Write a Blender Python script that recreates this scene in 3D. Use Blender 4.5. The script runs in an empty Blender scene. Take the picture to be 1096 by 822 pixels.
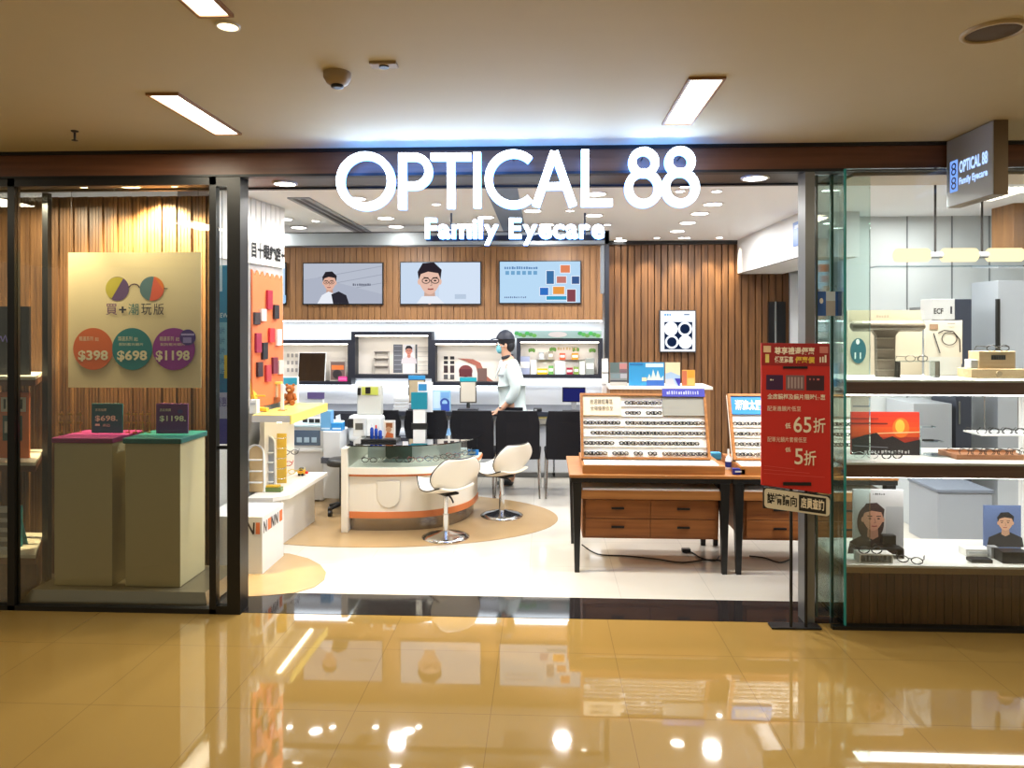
import bpy, bmesh, math, random
from mathutils import Vector, Matrix
random.seed(7)
S = bpy.context.scene
COL = S.collection
PI = math.pi
# ---------------------------------------------------------------- camera model (frame 1096 x 822)
F, CX, HY, H = 760.0, 548.0, 350.0, 1.75
PH = math.atan(34 / 760.0)
cph, sph = math.cos(PH), math.sin(PH)
def ray(px, py):
    u, v = (px - CX) / F, (HY - py) / F
    return (u * cph - sph, u * sph + cph, v)
def W(px, py, Y):
    d = ray(px, py); t = Y / d[1]
    return Vector((d[0] * t, Y, H + d[2] * t))
def G(px, py, z=0.0):
    d = ray(px, py); t = (z - H) / d[2]
    return Vector((d[0] * t, d[1] * t, z))
def XX(px, Y): return W(px, 300, Y).x
def ZZ(px, py, Y): return W(px, py, Y).z

cam_d = bpy.data.cameras.new('camera'); cam = bpy.data.objects.new('camera', cam_d); COL.objects.link(cam)
cam.location = (0, 0, H); cam.rotation_euler = (PI / 2, 0, PH)
cam_d.sensor_width = 36; cam_d.lens = F / 1096 * 36; cam_d.shift_y = -(411 - HY) / 1096.0
cam_d.clip_start = .05; cam_d.clip_end = 100
S.camera = cam

# ---------------------------------------------------------------- materials
def lin(c):
    c = c / 255.0
    return c / 12.92 if c <= .04045 else ((c + .055) / 1.055) ** 2.4
def rgb(c): return (lin(c[0]), lin(c[1]), lin(c[2]), 1)
_M = {}
def M(c, rough=.5, metal=0.0, emit=0.0, spec=.5, noise=0.0, coat=0.0, nscale=8):
    k = (tuple(c), rough, metal, emit, spec, noise, coat)
    if k in _M: return _M[k]
    m = bpy.data.materials.new('paint_%02x%02x%02x' % tuple(int(x) for x in c)); m.use_nodes = True
    nt = m.node_tree; b = nt.nodes['Principled BSDF']
    b.inputs['Base Color'].default_value = rgb(c)
    b.inputs['Roughness'].default_value = rough; b.inputs['Metallic'].default_value = metal
    b.inputs['Specular IOR Level'].default_value = spec
    if coat: b.inputs['Coat Weight'].default_value = coat; b.inputs['Coat Roughness'].default_value = .05
    if emit:
        b.inputs['Emission Color'].default_value = rgb(c); b.inputs['Emission Strength'].default_value = emit
        b.inputs['Base Color'].default_value = tuple(x * .25 for x in rgb(c)[:3]) + (1,)
    if noise:
        n = nt.nodes.new('ShaderNodeTexNoise'); n.inputs['Scale'].default_value = nscale; n.inputs['Detail'].default_value = 4
        tc = nt.nodes.new('ShaderNodeTexCoord'); nt.links.new(tc.outputs['Object'], n.inputs['Vector'])
        mx = nt.nodes.new('ShaderNodeMix'); mx.data_type = 'RGBA'
        mx.inputs['A'].default_value = tuple(x * (1 - noise) for x in rgb(c)[:3]) + (1,)
        mx.inputs['B'].default_value = tuple(min(1, x * (1 + noise)) for x in rgb(c)[:3]) + (1,)
        nt.links.new(n.outputs['Fac'], mx.inputs['Factor']); nt.links.new(mx.outputs['Result'], b.inputs['Base Color'])
    _M[k] = m
    return m
def E(c, s):
    k = ('E', tuple(c), s)
    if k in _M: return _M[k]
    m = bpy.data.materials.new('light_%02x%02x%02x' % tuple(int(x) for x in c)); m.use_nodes = True
    nt = m.node_tree; nt.nodes.clear()
    e = nt.nodes.new('ShaderNodeEmission'); e.inputs['Color'].default_value = rgb(c); e.inputs['Strength'].default_value = s
    o = nt.nodes.new('ShaderNodeOutputMaterial'); nt.links.new(e.outputs[0], o.inputs[0])
    _M[k] = m
    return m
def wood(name, c1, c2, axis='Z', rough=.45, sc=1.0):
    k = ('wood', name)
    if k in _M: return _M[k]
    m = bpy.data.materials.new(name); m.use_nodes = True
    nt = m.node_tree; b = nt.nodes['Principled BSDF']; b.inputs['Roughness'].default_value = rough
    tc = nt.nodes.new('ShaderNodeTexCoord'); mp = nt.nodes.new('ShaderNodeMapping')
    s = {'X': (1.2, 22, 22), 'Y': (22, 1.2, 22), 'Z': (22, 22, 1.2)}[axis]
    mp.inputs['Scale'].default_value = tuple(x * sc for x in s)
    n = nt.nodes.new('ShaderNodeTexNoise'); n.inputs['Scale'].default_value = 1.5; n.inputs['Detail'].default_value = 6
    r = nt.nodes.new('ShaderNodeValToRGB'); r.color_ramp.elements[0].position = .3; r.color_ramp.elements[1].position = .7
    r.color_ramp.elements[0].color = rgb(c1); r.color_ramp.elements[1].color = rgb(c2)
    nt.links.new(tc.outputs['Object'], mp.inputs[0]); nt.links.new(mp.outputs[0], n.inputs['Vector'])
    nt.links.new(n.outputs['Fac'], r.inputs[0]); nt.links.new(r.outputs[0], b.inputs['Base Color'])
    _M[k] = m
    return m
def tilemat(name, c, grout, size, off, rough, line=.006, var=.04, spec=.5, cloud=0.05):
    m = bpy.data.materials.new(name); m.use_nodes = True
    nt = m.node_tree; b = nt.nodes['Principled BSDF']; b.inputs['Roughness'].default_value = rough
    b.inputs['Specular IOR Level'].default_value = spec
    tc = nt.nodes.new('ShaderNodeTexCoord'); mp = nt.nodes.new('ShaderNodeMapping')
    mp.inputs['Location'].default_value = (off[0], off[1], 0)
    br = nt.nodes.new('ShaderNodeTexBrick'); br.offset = 0; br.squash = 1
    br.inputs['Scale'].default_value = 1; br.inputs['Mortar Size'].default_value = line / 2
    br.inputs['Brick Width'].default_value = size; br.inputs['Row Height'].default_value = size
    br.inputs['Mortar Smooth'].default_value = .1
    c1 = rgb(c)
    br.inputs['Color1'].default_value = c1; br.inputs['Color2'].default_value = tuple(x * (1 - var) for x in c1[:3]) + (1,)
    br.inputs['Mortar'].default_value = rgb(grout)
    nt.links.new(tc.outputs['Object'], mp.inputs[0]); nt.links.new(mp.outputs[0], br.inputs['Vector'])
    n = nt.nodes.new('ShaderNodeTexNoise'); n.inputs['Scale'].default_value = 3; n.inputs['Detail'].default_value = 6
    nt.links.new(tc.outputs['Object'], n.inputs['Vector'])
    mx = nt.nodes.new('ShaderNodeMix'); mx.data_type = 'RGBA'; mx.blend_type = 'MULTIPLY'; mx.inputs['Factor'].default_value = 1
    rr = nt.nodes.new('ShaderNodeMapRange'); rr.inputs['To Min'].default_value = 1 - cloud; rr.inputs['To Max'].default_value = 1 + cloud
    nt.links.new(n.outputs['Fac'], rr.inputs['Value'])
    nt.links.new(br.outputs['Color'], mx.inputs['A']); nt.links.new(rr.outputs['Result'], mx.inputs['B'])
    nt.links.new(mx.outputs['Result'], b.inputs['Base Color'])
    return m
def glass(name, tint=(225, 240, 235), refl=1.0, dens=0.0):
    k = ('glass', name)
    if k in _M: return _M[k]
    m = bpy.data.materials.new(name); m.use_nodes = True
    nt = m.node_tree; nt.nodes.clear()
    t = nt.nodes.new('ShaderNodeBsdfTransparent'); t.inputs['Color'].default_value = rgb(tint)
    g = nt.nodes.new('ShaderNodeBsdfGlossy'); g.inputs['Roughness'].default_value = 0.01
    g.inputs['Color'].default_value = (1, 1, 1, 1)
    f = nt.nodes.new('ShaderNodeFresnel'); f.inputs['IOR'].default_value = 1.5
    mu = nt.nodes.new('ShaderNodeMath'); mu.operation = 'MULTIPLY_ADD'; mu.inputs[1].default_value = refl; mu.inputs[2].default_value = dens
    mx = nt.nodes.new('ShaderNodeMixShader'); o = nt.nodes.new('ShaderNodeOutputMaterial')
    nt.links.new(f.outputs[0], mu.inputs[0]); nt.links.new(mu.outputs[0], mx.inputs[0])
    nt.links.new(t.outputs[0], mx.inputs[1]); nt.links.new(g.outputs[0], mx.inputs[2]); nt.links.new(mx.outputs[0], o.inputs[0])
    _M[k] = m
    return m
def frosted(name, c, a):
    k = ('fr', name)
    if k in _M: return _M[k]
    m = bpy.data.materials.new(name); m.use_nodes = True
    b = m.node_tree.nodes['Principled BSDF']; b.inputs['Base Color'].default_value = rgb(c)
    b.inputs['Alpha'].default_value = a; b.inputs['Roughness'].default_value = .15
    _M[k] = m
    return m

WHITE = M((235, 235, 232), .45); CREAM = M((232, 226, 212), .4); BLACK = M((16, 16, 18), .4); DARK = M((30, 28, 28), .35)
NAVY = M((28, 30, 42), .5); CHROME = M((215, 218, 222), .12, 1.0); STEEL = M((170, 165, 155), .28, 1.0)
GREY = M((140, 142, 145), .5); LGREY = M((200, 203, 206), .45); ORANGE = M((214, 120, 62), .45)
TEAL = M((30, 120, 130), .45); BLUE = M((50, 130, 195), .45); PURPLE = M((125, 45, 125), .45)
YELLOW = M((235, 214, 110), .4); RED = M((196, 42, 36), .45); GOLD = M((190, 150, 80), .3, 1.0)
WOOD_OAK = wood('oak_veneer', (146, 92, 46), (180, 122, 66), 'X', .4)
WOOD_DRAW = wood('drawer_veneer', (120, 68, 32), (152, 94, 48), 'X', .4)
WOOD_SLAT = wood('slat_wood', (78, 52, 32), (118, 84, 52), 'Z', .5)
WOOD_SLAT2 = wood('slat_wood_lit', (84, 54, 30), (128, 88, 50), 'Z', .5)
WOOD_HEAD = wood('header_wood', (120, 84, 52), (150, 108, 66), 'Z', .5)
WOOD_BASE = wood('plinth_wood', (78, 46, 32), (108, 68, 48), 'Z', .5)
WOOD_EDGE = wood('shelf_edge_wood', (96, 58, 38), (124, 80, 54), 'X', .4)
FASCIA = wood('fascia_wood', (96, 58, 38), (120, 76, 52), 'X', .35)
CLEAR = glass('clear_glass', (250, 252, 251), .8); CASEGL = glass('case_glass', (240, 248, 246), 1.0, .03)
GREENGL = glass('glass_edge', (120, 200, 180), 1, .15)
ACRYL = glass('acrylic', (225, 236, 240), 1.6, .06)

# ---------------------------------------------------------------- mesh builder
_origin = {}
class MB:
    def __init__(s): s.v = []; s.f = []; s.mi = []; s.sm = []; s.mats = []
    def m(s, mat):
        if mat is None: return 0
        if mat not in s.mats: s.mats.append(mat)
        return s.mats.index(mat)
    def add(s, vs, fs, mat=None, smooth=False):
        n = len(s.v); s.v += [Vector(v) for v in vs]; k = s.m(mat)
        for f in fs: s.f.append([n + i for i in f]); s.mi.append(k); s.sm.append(smooth)
        return s
    def box(s, a, b, mat=None, rz=0, piv=None):
        x0, x1 = sorted((a[0], b[0])); y0, y1 = sorted((a[1], b[1])); z0, z1 = sorted((a[2], b[2]))
        vs = [Vector((x, y, z)) for z in (z0, z1) for x, y in ((x0, y0), (x1, y0), (x1, y1), (x0, y1))]
        if rz:
            p = Vector(piv) if piv else Vector(((x0 + x1) / 2, (y0 + y1) / 2, 0)); R = Matrix.Rotation(rz, 3, 'Z')
            vs = [p + R @ (v - p) for v in vs]
        return s.add(vs, [(3, 2, 1, 0), (4, 5, 6, 7), (0, 1, 5, 4), (1, 2, 6, 5), (2, 3, 7, 6), (3, 0, 4, 7)], mat)
    def cb(s, c, d, mat=None, rz=0):   # centre, size
        return s.box([c[i] - d[i] / 2 for i in range(3)], [c[i] + d[i] / 2 for i in range(3)], mat, rz)
    def ring(s, rings, mat=None, smooth=True, close=True, cap=True):
        n = len(rings[0]); vs = [p for r in rings for p in r]; fs = []
        for i in range(len(rings) - 1):
            for j in range(n if close else n - 1):
                k = (j + 1) % n; fs.append((i * n + j, i * n + k, (i + 1) * n + k, (i + 1) * n + j))
        s.add(vs, fs, mat, smooth)
        if cap and close:
            s.add(rings[0], [tuple(range(n - 1, -1, -1))], mat); s.add(rings[-1], [tuple(range(n))], mat)
        return s
    def tube(s, pts, r, mat=None, seg=8, closed=False, cap=True):
        pts = [Vector(p) for p in pts]; rs = r if isinstance(r, (list, tuple)) else [r] * len(pts); rings = []
        ref = None
        for i, p in enumerate(pts):
            a = pts[i - 1] if (i > 0 or closed) else p; b = pts[(i + 1) % len(pts)] if (i < len(pts) - 1 or closed) else p
            t = (b - a).normalized()
            if ref is None:
                ref = Vector((0, 0, 1)) if abs(t.z) < .9 else Vector((1, 0, 0))
            u = t.cross(ref).normalized(); w = t.cross(u); ref = -w if False else ref
            if u.length < .5: u = t.orthogonal().normalized(); w = t.cross(u)
            rings.append([p + (u * math.cos(q) + w * math.sin(q)) * rs[i] for q in [2 * PI * j / seg for j in range(seg)]])
        if closed: rings.append(rings[0])
        return s.ring(rings, mat, True, True, cap and not closed)
    def cyl(s, a, b, r0, r1=None, mat=None, seg=20): return s.tube([a, b], [r0, r0 if r1 is None else r1], mat, seg)
    def lathe(s, c, prof, mat=None, seg=28):
        rings = [[Vector((c[0] + r * math.cos(2 * PI * j / seg), c[1] + r * math.sin(2 * PI * j / seg), c[2] + z)) for j in range(seg)] for r, z in prof]
        return s.ring(rings, mat)
    def prism(s, poly, z0, z1, mat=None):
        n = len(poly); vs = [Vector((p[0], p[1], z0)) for p in poly] + [Vector((p[0], p[1], z1)) for p in poly]
        return s.add(vs, [tuple(range(n - 1, -1, -1)), tuple(range(n, 2 * n))] + [(i, (i + 1) % n, (i + 1) % n + n, i + n) for i in range(n)], mat)
    def prismY(s, poly, y0, y1, mat=None):  # poly in x,z
        n = len(poly); vs = [Vector((p[0], y0, p[1])) for p in poly] + [Vector((p[0], y1, p[1])) for p in poly]
        return s.add(vs, [tuple(range(n)), tuple(range(2 * n - 1, n - 1, -1))] + [((i + 1) % n, i, i + n, (i + 1) % n + n) for i in range(n)], mat)
    def sph(s, c, r, mat=None, seg=16, rings=10):
        r = r if isinstance(r, (list, tuple)) else (r, r, r)
        rr = [[Vector((c[0] + r[0] * math.sin(PI * i / rings + 1e-4) * math.cos(2 * PI * j / seg), c[1] + r[1] * math.sin(PI * i / rings + 1e-4) * math.sin(2 * PI * j / seg), c[2] - r[2] * math.cos(PI * i / rings))) for j in range(seg)] for i in range(rings + 1)]
        return s.ring(rr, mat, True, True, False)
    def build(s, name, mat=None, parent=None, bevel=0, fix=False, org=None):
        me = bpy.data.meshes.new(name)
        o_ = Vector(_origin.get(parent.name, (0, 0, 0))) if parent else Vector(org or (0, 0, 0))
        me.from_pydata([v - o_ for v in s.v], [], s.f)
        mats = list(s.mats) or [mat]
        if mat is not None and s.mats and mat not in s.mats: pass
        for x in mats: me.materials.append(x)
        me.polygons.foreach_set('material_index', s.mi); me.polygons.foreach_set('use_smooth', s.sm)
        me.update()
        if fix:
            b = bmesh.new(); b.from_mesh(me); bmesh.ops.recalc_face_normals(b, faces=b.faces); b.to_mesh(me); b.free()
        o = bpy.data.objects.new(name, me); COL.objects.link(o)
        if parent: o.parent = parent; _origin[o.name] = tuple(o_)
        else: o.location = o_; _origin[o.name] = tuple(o_)
        if bevel:
            md = o.modifiers.new('bevel', 'BEVEL'); md.width = bevel; md.segments = 2; md.limit_method = 'ANGLE'
        return o

def tag(o, label, cat, group=None):
    o['label'] = label; o['category'] = cat
    if group: o['group'] = group
    return o
def thing(name, label, cat, loc=(0, 0, 0), group=None):
    o = bpy.data.objects.new(name, None); COL.objects.link(o); o.location = loc; o.empty_display_size = .1
    _origin[o.name] = tuple(loc)
    return tag(o, label, cat, group)
def struct(name, mb, mat=None, bevel=0, parent=None):
    o = mb.build(name, mat, parent, bevel)
    if parent is None: o['kind'] = 'structure'
    return o
def copy_tree(o, parent=None):
    c = o.copy(); COL.objects.link(c); c.parent = parent
    for ch in list(o.children): copy_tree(ch, c)
    return c
def dup(o, loc, rz=None, label=None, group=None, rot=None):
    c = copy_tree(o); c.location = loc
    if rz is not None: c.rotation_euler = (0, 0, rz)
    if rot is not None: c.rotation_euler = rot
    if label: c['label'] = label
    if group: c['group'] = group
    return c
BOX = lambda a, b: MB().box(a, b)

# ---------------------------------------------------------------- glyphs and flat pictures
_G = {}
def glyph(ch, bold=0.0):
    k = (ch, bold)
    if k not in _G:
        c = bpy.data.curves.new('t', 'FONT'); c.body = ch; c.resolution_u = 3; c.offset = bold
        o = bpy.data.objects.new('t', c); COL.objects.link(o)
        dg = bpy.context.evaluated_depsgraph_get(); dg.update()
        m = bpy.data.meshes.new_from_object(o.evaluated_get(dg))
        _G[k] = ([(v.co.x, v.co.y) for v in m.vertices], [tuple(p.vertices) for p in m.polygons])
        bpy.data.objects.remove(o); bpy.data.curves.remove(c); bpy.data.meshes.remove(m)
    return _G[k]
class Pic:
    """flat artwork printed on a face: drawn in the units of its own frame (x right, y down)."""
    def __init__(s, x0, y0, x1, y1, tl, tr, bl, nrm=None, eps=.0004):
        s.x0, s.y0 = x0, y0; tl = Vector(tl); s.tl = tl
        s.r = (Vector(tr) - tl) / (x1 - x0); s.d = (Vector(bl) - tl) / (y1 - y0)
        s.n = (s.r.cross(s.d)).normalized() * -1 if nrm is None else Vector(nrm)
        s.mb = MB(); s.k = 3; s.eps = eps; s.bx = (x0, y0, x1, y1)
    def P(s, x, y): return s.tl + s.r * (x - s.x0) + s.d * (y - s.y0) + s.n * (s.k * s.eps)
    def poly(s, pts, mat):
        s.mb.add([s.P(*p) for p in pts], [tuple(range(len(pts)))], mat); s.k += 1; return s
    def rect(s, a, b, c, d, mat): return s.poly([(a, b), (c, b), (c, d), (a, d)], mat)
    def bg(s, mat): return s.rect(*s.bx, mat)
    def ell(s, cx, cy, rx, ry, mat, n=28, a0=0, a1=2 * PI):
        full = abs(a1 - a0 - 2 * PI) < 1e-6
        pts = [(cx + rx * math.cos(a0 + (a1 - a0) * i / n), cy + ry * math.sin(a0 + (a1 - a0) * i / n)) for i in range(n if full else n + 1)]
        return s.poly(pts, mat)
    def line(s, pts, w, mat):
        for i in range(len(pts) - 1):
            a, b = Vector(pts[i]), Vector(pts[i + 1]); t = (b - a).normalized(); q = Vector((-t.y, t.x)) * w / 2
            s.mb.add([s.P(*(a + q)), s.P(*(b + q)), s.P(*(b - q)), s.P(*(a - q))], [(0, 1, 2, 3)], mat)
        s.k += 1; return s
    def ringl(s, cx, cy, rx, ry, w, mat, n=24, a0=0, a1=2 * PI):
        return s.line([(cx + rx * math.cos(a0 + (a1 - a0) * i / n), cy + ry * math.sin(a0 + (a1 - a0) * i / n)) for i in range(n + 1)], w, mat)
    def text(s, t, x, y, w, h, mat, bold=0.0):
        """t fitted into the box x,y (top-left), w, h"""
        vs, fs = glyph(t, bold)
        if not vs: return s
        xs = [v[0] for v in vs]; ys = [v[1] for v in vs]; a, b, c, d = min(xs), max(xs), min(ys), max(ys)
        s.mb.add([s.P(x + (v[0] - a) / (b - a) * w, y + (d - v[1]) / (d - c) * h) for v in vs], fs, mat); s.k += 1
        return s
    def marks(s, x, y, w, h, n, mat):
        """a line of print too small to read"""
        random.seed(int(x * 7 + y * 3)); a = w / n
        for i in range(n):
            q = random.uniform(.35, .8); t = y + h * random.uniform(0, .35); s.mb.add([s.P(x + i * a, t), s.P(x + i * a + a * q, t), s.P(x + i * a + a * q, y + h), s.P(x + i * a, y + h)], [(0, 1, 2, 3)], mat)
        s.k += 1; return s
    def build(s, name, parent): return s.mb.build(name, None, parent)
def pic_at(x0, y0, x1, y1, Y, **k):
    """picture frame facing the mall, in the plane y=Y, edges taken from where they stand"""
    a, b, c = W(x0, y0, Y), W(x1, y0, Y), W(x0, y1, Y)
    xm = (x0 + x1) / 2; zt = ZZ(xm, y0, Y); zb = ZZ(xm, y1, Y)
    return Pic(x0, y0, x1, y1, (a.x, Y, zt), (b.x, Y, zt), (a.x, Y, zb), nrm=(0, -1, 0), **k)
def RB(x0, y0, x1, y1, Y, d=.02, mat=None, mb=None):
    """box whose front face stands in plane y=Y between two picture corners, d deep"""
    xm = (x0 + x1) / 2
    return (mb or MB()).box((XX(x0, Y), Y, ZZ(xm, y0, Y)), (XX(x1, Y), Y + d, ZZ(xm, y1, Y)), mat)
# ================================================================= THE SETTING
MALLC, SHOPC, SOFF = 2.83, 2.80, 2.667
YF = 4.25
floor_m = tilemat('mall_floor_tile', (162, 130, 70), (138, 109, 60), .62, (.24, -.1), .045, .004, .0)
floor_m.node_tree.nodes['Principled BSDF'].inputs['Coat Weight'].default_value = 1.0; floor_m.node_tree.nodes['Principled BSDF'].inputs['Coat Roughness'].default_value = .02
o = struct('floor', MB().box((-9, -4, -.05), (9, 4.27, 0)), floor_m)
o = struct('trim_1', MB().box((-2.05, 4.27, -.05), (1.75, 4.6, .002)), M((38, 34, 34), .06, 0, 0, .5, .3))
shop_floor = tilemat('shop_floor_tile', (208, 203, 192), (184, 180, 170), .6, (.1, .2), .09, .004, .01)
struct('floor.001', MB().box((-6, 4.6, -.05), (6, 9.3, 0)), shop_floor)
struct('floor.002', MB().box((-6, 4.27, -.05), (-2.05, 4.6, 0)).box((1.75, 4.27, -.05), (6, 4.6, 0)), DARK)
TAN = M((176, 148, 108), .22, 0, 0, .4, .05)
ctr = (-1.5, 6.5)
struct('trim_2', MB().prism([(ctr[0] + 1.65 * math.cos(a) - .02, ctr[1] + .93 * math.sin(a)) for a in [2 * PI * i / 64 for i in range(64)]], .0005, .004), TAN)
lob = [G(*p) for p in ((262, 590), (285, 591), (310, 593), (330, 598), (343, 605), (349, 613), (347, 621), (336, 629), (315, 635), (285, 638), (262, 639))]
struct('trim_3', MB().prism([(p.x, p.y) for p in lob][::-1] + [], .0005, .004), TAN)
CEIL_M = M((206, 196, 166), .7, 0, 0, .3, .02)
struct('ceiling', MB().box((-9, -4, MALLC), (9, 4.25, MALLC + .1)), CEIL_M)
struct('ceiling.001', MB().box((-6, 4.6, SHOPC), (6, 9.3, SHOPC + .1)), M((240, 242, 244), .7))
# beam over the shopfront
struct('trim_4', MB().box((-6, 4.25, SOFF + .012), (6, 4.30, MALLC - .02), FASCIA).box((-6, 4.235, MALLC - .02), (6, 4.30, MALLC), BLACK)
       .box((-6, 4.24, SOFF - .004), (6, 4.30, SOFF + .012), BLACK))
struct('trim_5', MB().box((-6, 4.30, SOFF), (6, 4.6, MALLC + .05), M((92, 86, 80), .35, .6)).box((-6, 4.6, SOFF - .01), (6, 4.64, MALLC), BLACK))
# shop walls
YB = 8.9
struct('wall_back', MB().box((-6, YB, 0), (6, YB + .1, SHOPC)), M((236, 238, 240), .6))
struct('wall_left', MB().box((-6, 4.6, 0), (-5.9, YB, SHOPC)), WHITE)
struct('wall_right', MB().box((5.9, 4.6, 0), (6, YB, SHOPC)), WHITE)
# wood header with the screens
YH = 8.5
x0, x1 = XX(240, YH), XX(645, YH); zh0, zh1 = ZZ(470, 343, YH), SHOPC - .005
mb = MB(); n = 62; w = (x1 - x0) / n
mb.box((x0, YH + .02, zh0), (x1, YB, zh1))
for i in range(n):
    mb.box((x0 + i * w, YH, zh0), (x0 + i * w + w * .93, YH + .03, zh1))
struct('wall_header', mb, WOOD_HEAD)
struct('trim_6', MB().box((x0, YH + .05, zh0 - .015), (x1, YH + .30, zh0)), E((236, 246, 255), 6))
# right slat wall
YS = 8.75
x0, x1 = XX(651, YS), XX(845, YS); mb = MB(); mb.box((x0, YS + .03, 0), (x1, YB, 2.76)); n = 27; w = (x1 - x0) / n
for i in range(n):
    k = (i * 7 % 5) / 5
    mb.box((x0 + i * w, YS - .02 * k, 0), (x0 + (i + .86 - .1 * k) * w, YS + .04, 2.76))
struct('wall_slatted', mb, WOOD_SLAT2)
struct('trim_7', MB().box((x0, YS - .05, 2.755), (x1, YB, SHOPC)), BLACK)
# grey frame of the inner partition
YP = 7.2; FR = M((126, 132, 134), .35, .4)
zt, zb = ZZ(480, 249, YP), ZZ(480, 262, YP); xr0, xr1 = XX(643, YP), XX(652, YP)
struct('trim_8', MB().box((XX(180, YP), YP, zb), (xr1, YP + .08, zt), FR).box((XX(180, YP), YP - .004, zb - .012), (xr1, YP + .08, zb), DARK)
       .box((XX(180, YP), YP - .004, zt), (xr1, YP + .08, zt + .012), DARK).box((xr1 - .045, YP, 0), (xr1, YP + .08, zt), M((60, 62, 66), .3, .5)).box((xr0, YP, zb - .5), (xr0 + .035, YP + .07, zb), FR))
struct('trim_9', MB().box((-.9, YP + .01, zt), (-.86, YP + .05, SHOPC)).box((-3, YP + .01, zt), (-2.96, YP + .05, SHOPC)), GREY)
# white bulkhead at the right, bottom at 2.39 m
xb = XX(788, YB - .15)
struct('trim_10', MB().box((xb, 6.6, 2.39), (XX(905, 6.9), YS - .06, SHOPC)), M((226, 228, 228), .5))
struct('trim_11', MB().box((xb - .002, 6.6, 2.388), (xb + .01, YS - .06, 2.394)), DARK)
# white walls right of the slats
struct('wall_right.001', MB().box((XX(845, YS), YS, 0), (5.9, YB, 2.39)), M((232, 236, 238), .5))
xs0 = XX(1003, 6.6)
# consulting room wall behind the right window
mb2 = MB().box((XX(905, 6.9), 6.9, .0), (5.9, 7.0, SHOPC), M((208, 214, 214), .4))
for px in (970, 1018, 1058): mb2.box((XX(px, 6.9), 6.894, 0), (XX(px, 6.9) + .012, 6.9, SHOPC), M((120, 125, 128), .4))
struct('wall_right.002', mb2)
# ceiling slot in the shop
a, b = G(319, 211, SHOPC), G(391, 249, SHOPC)
slot = thing('slot_diffuser', 'long grey linear air slot running back in the shop ceiling', 'air vent', (a.x, a.y, SHOPC - .012))
MB().box((a.x - .09, a.y, SHOPC - .012), (a.x + .09, b.y, SHOPC + .0)).build('frame', M((150, 155, 160), .5), slot)
MB().box((a.x - .05, a.y + .02, SHOPC - .014), (a.x - .012, b.y - .02, SHOPC - .004)).box((a.x + .012, a.y + .02, SHOPC - .014), (a.x + .05, b.y - .02, SHOPC - .004)).build('slot', DARK, slot)
a, b = G(541, 215, SHOPC), G(553, 250, SHOPC)
slot = thing('access_panel', 'grey blue strip panel in the shop ceiling behind the letters', 'ceiling panel', (a.x, a.y, SHOPC - .01))
MB().box((a.x - .12, a.y - .6, SHOPC - .01), (a.x + .12, b.y, SHOPC)).build('panel', M((120, 135, 160), .5), slot)

# ---------------------------------------------------------------- mall ceiling fittings
def quad_light(px, label):
    c = [G(x, y, MALLC) for x, y in px]
    xs = ((c[0].x + c[3].x) / 2, (c[1].x + c[2].x) / 2); ys = ((c[0].y + c[1].y) / 2, (c[2].y + c[3].y) / 2)
    X0, X1, Y0, Y1 = min(xs), max(xs), min(ys), max(ys)
    t = thing('ceiling_light', label, 'ceiling light', ((X0 + X1) / 2, (Y0 + Y1) / 2, MALLC - .012))
    f = .012
    MB().box((X0 - f, Y0 - f, MALLC - .012), (X0, Y1 + f, MALLC)).box((X1, Y0 - f, MALLC - .012), (X1 + f, Y1 + f, MALLC)).box((X0, Y0 - f, MALLC - .012), (X1, Y0, MALLC)).box((X0, Y1, MALLC - .012), (X1, Y1 + f, MALLC)).build('frame', M((150, 110, 70), .5), t)
    MB().box((X0, Y0, MALLC - .006), (X1, Y1, MALLC - .001)).build('diffuser', E((255, 246, 228), 10), t)
    return t
quad_light(((160, 100), (190, 100), (256, 142), (230, 142)), 'slanting white strip light panel in the mall ceiling above the hanging price poster')
quad_light(((740, 83), (770, 83), (742, 131), (711, 131)), 'short white strip light panel in the mall ceiling above the double eight')
c = [(190, -40), (215, -40), (245, 14), (212, 14)]
quad_light(((178, -20), (212, -20), (245, 14), (212, 14)), 'white strip light panel cut off by the top edge of the photo')
for (x, y, lb) in ((.9, .9, 'strip light panel over the mall walkway'), (-1.6, -.6, 'strip light panel far behind the viewpoint'), (2.6, 1.4, 'strip light panel high at the side of the walkway'), (-3.6, 1.2, 'strip light panel at the end of the walkway'), (.9, -1.6, 'strip light panel at the mall rear')):
    t = thing('ceiling_light', lb, 'ceiling light', (x, y, MALLC - .012))
    MB().box((x - .1, y - .38, MALLC - .012), (x + .1, y + .38, MALLC)).build('frame', M((150, 110, 70), .5), t)
    MB().box((x - .085, y - .36, MALLC - .014), (x + .085, y + .36, MALLC - .012)).build('diffuser', E((255, 240, 212), 10), t)

def disc_light(c, r, z, label, grp=None, col=(255, 252, 245), s=14, name='downlight'):
    t = thing(name, label, 'downlight', (c[0], c[1], z), grp)
    MB().lathe((c[0], c[1], z), [(r * 1.22, 0), (r * 1.2, -.008), (r, -.008), (r, 0)]).build('trim_ring', WHITE, t)
    MB().lathe((c[0], c[1], z), [(r, -.0065), (r, -.002)]).build('lamp', E(col, s), t)
    return t
c = G(244, 27, MALLC); disc_light(c, .035, MALLC, 'small round warm downlight in the mall ceiling below the cut-off strip light', col=(255, 225, 170), s=6)
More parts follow.
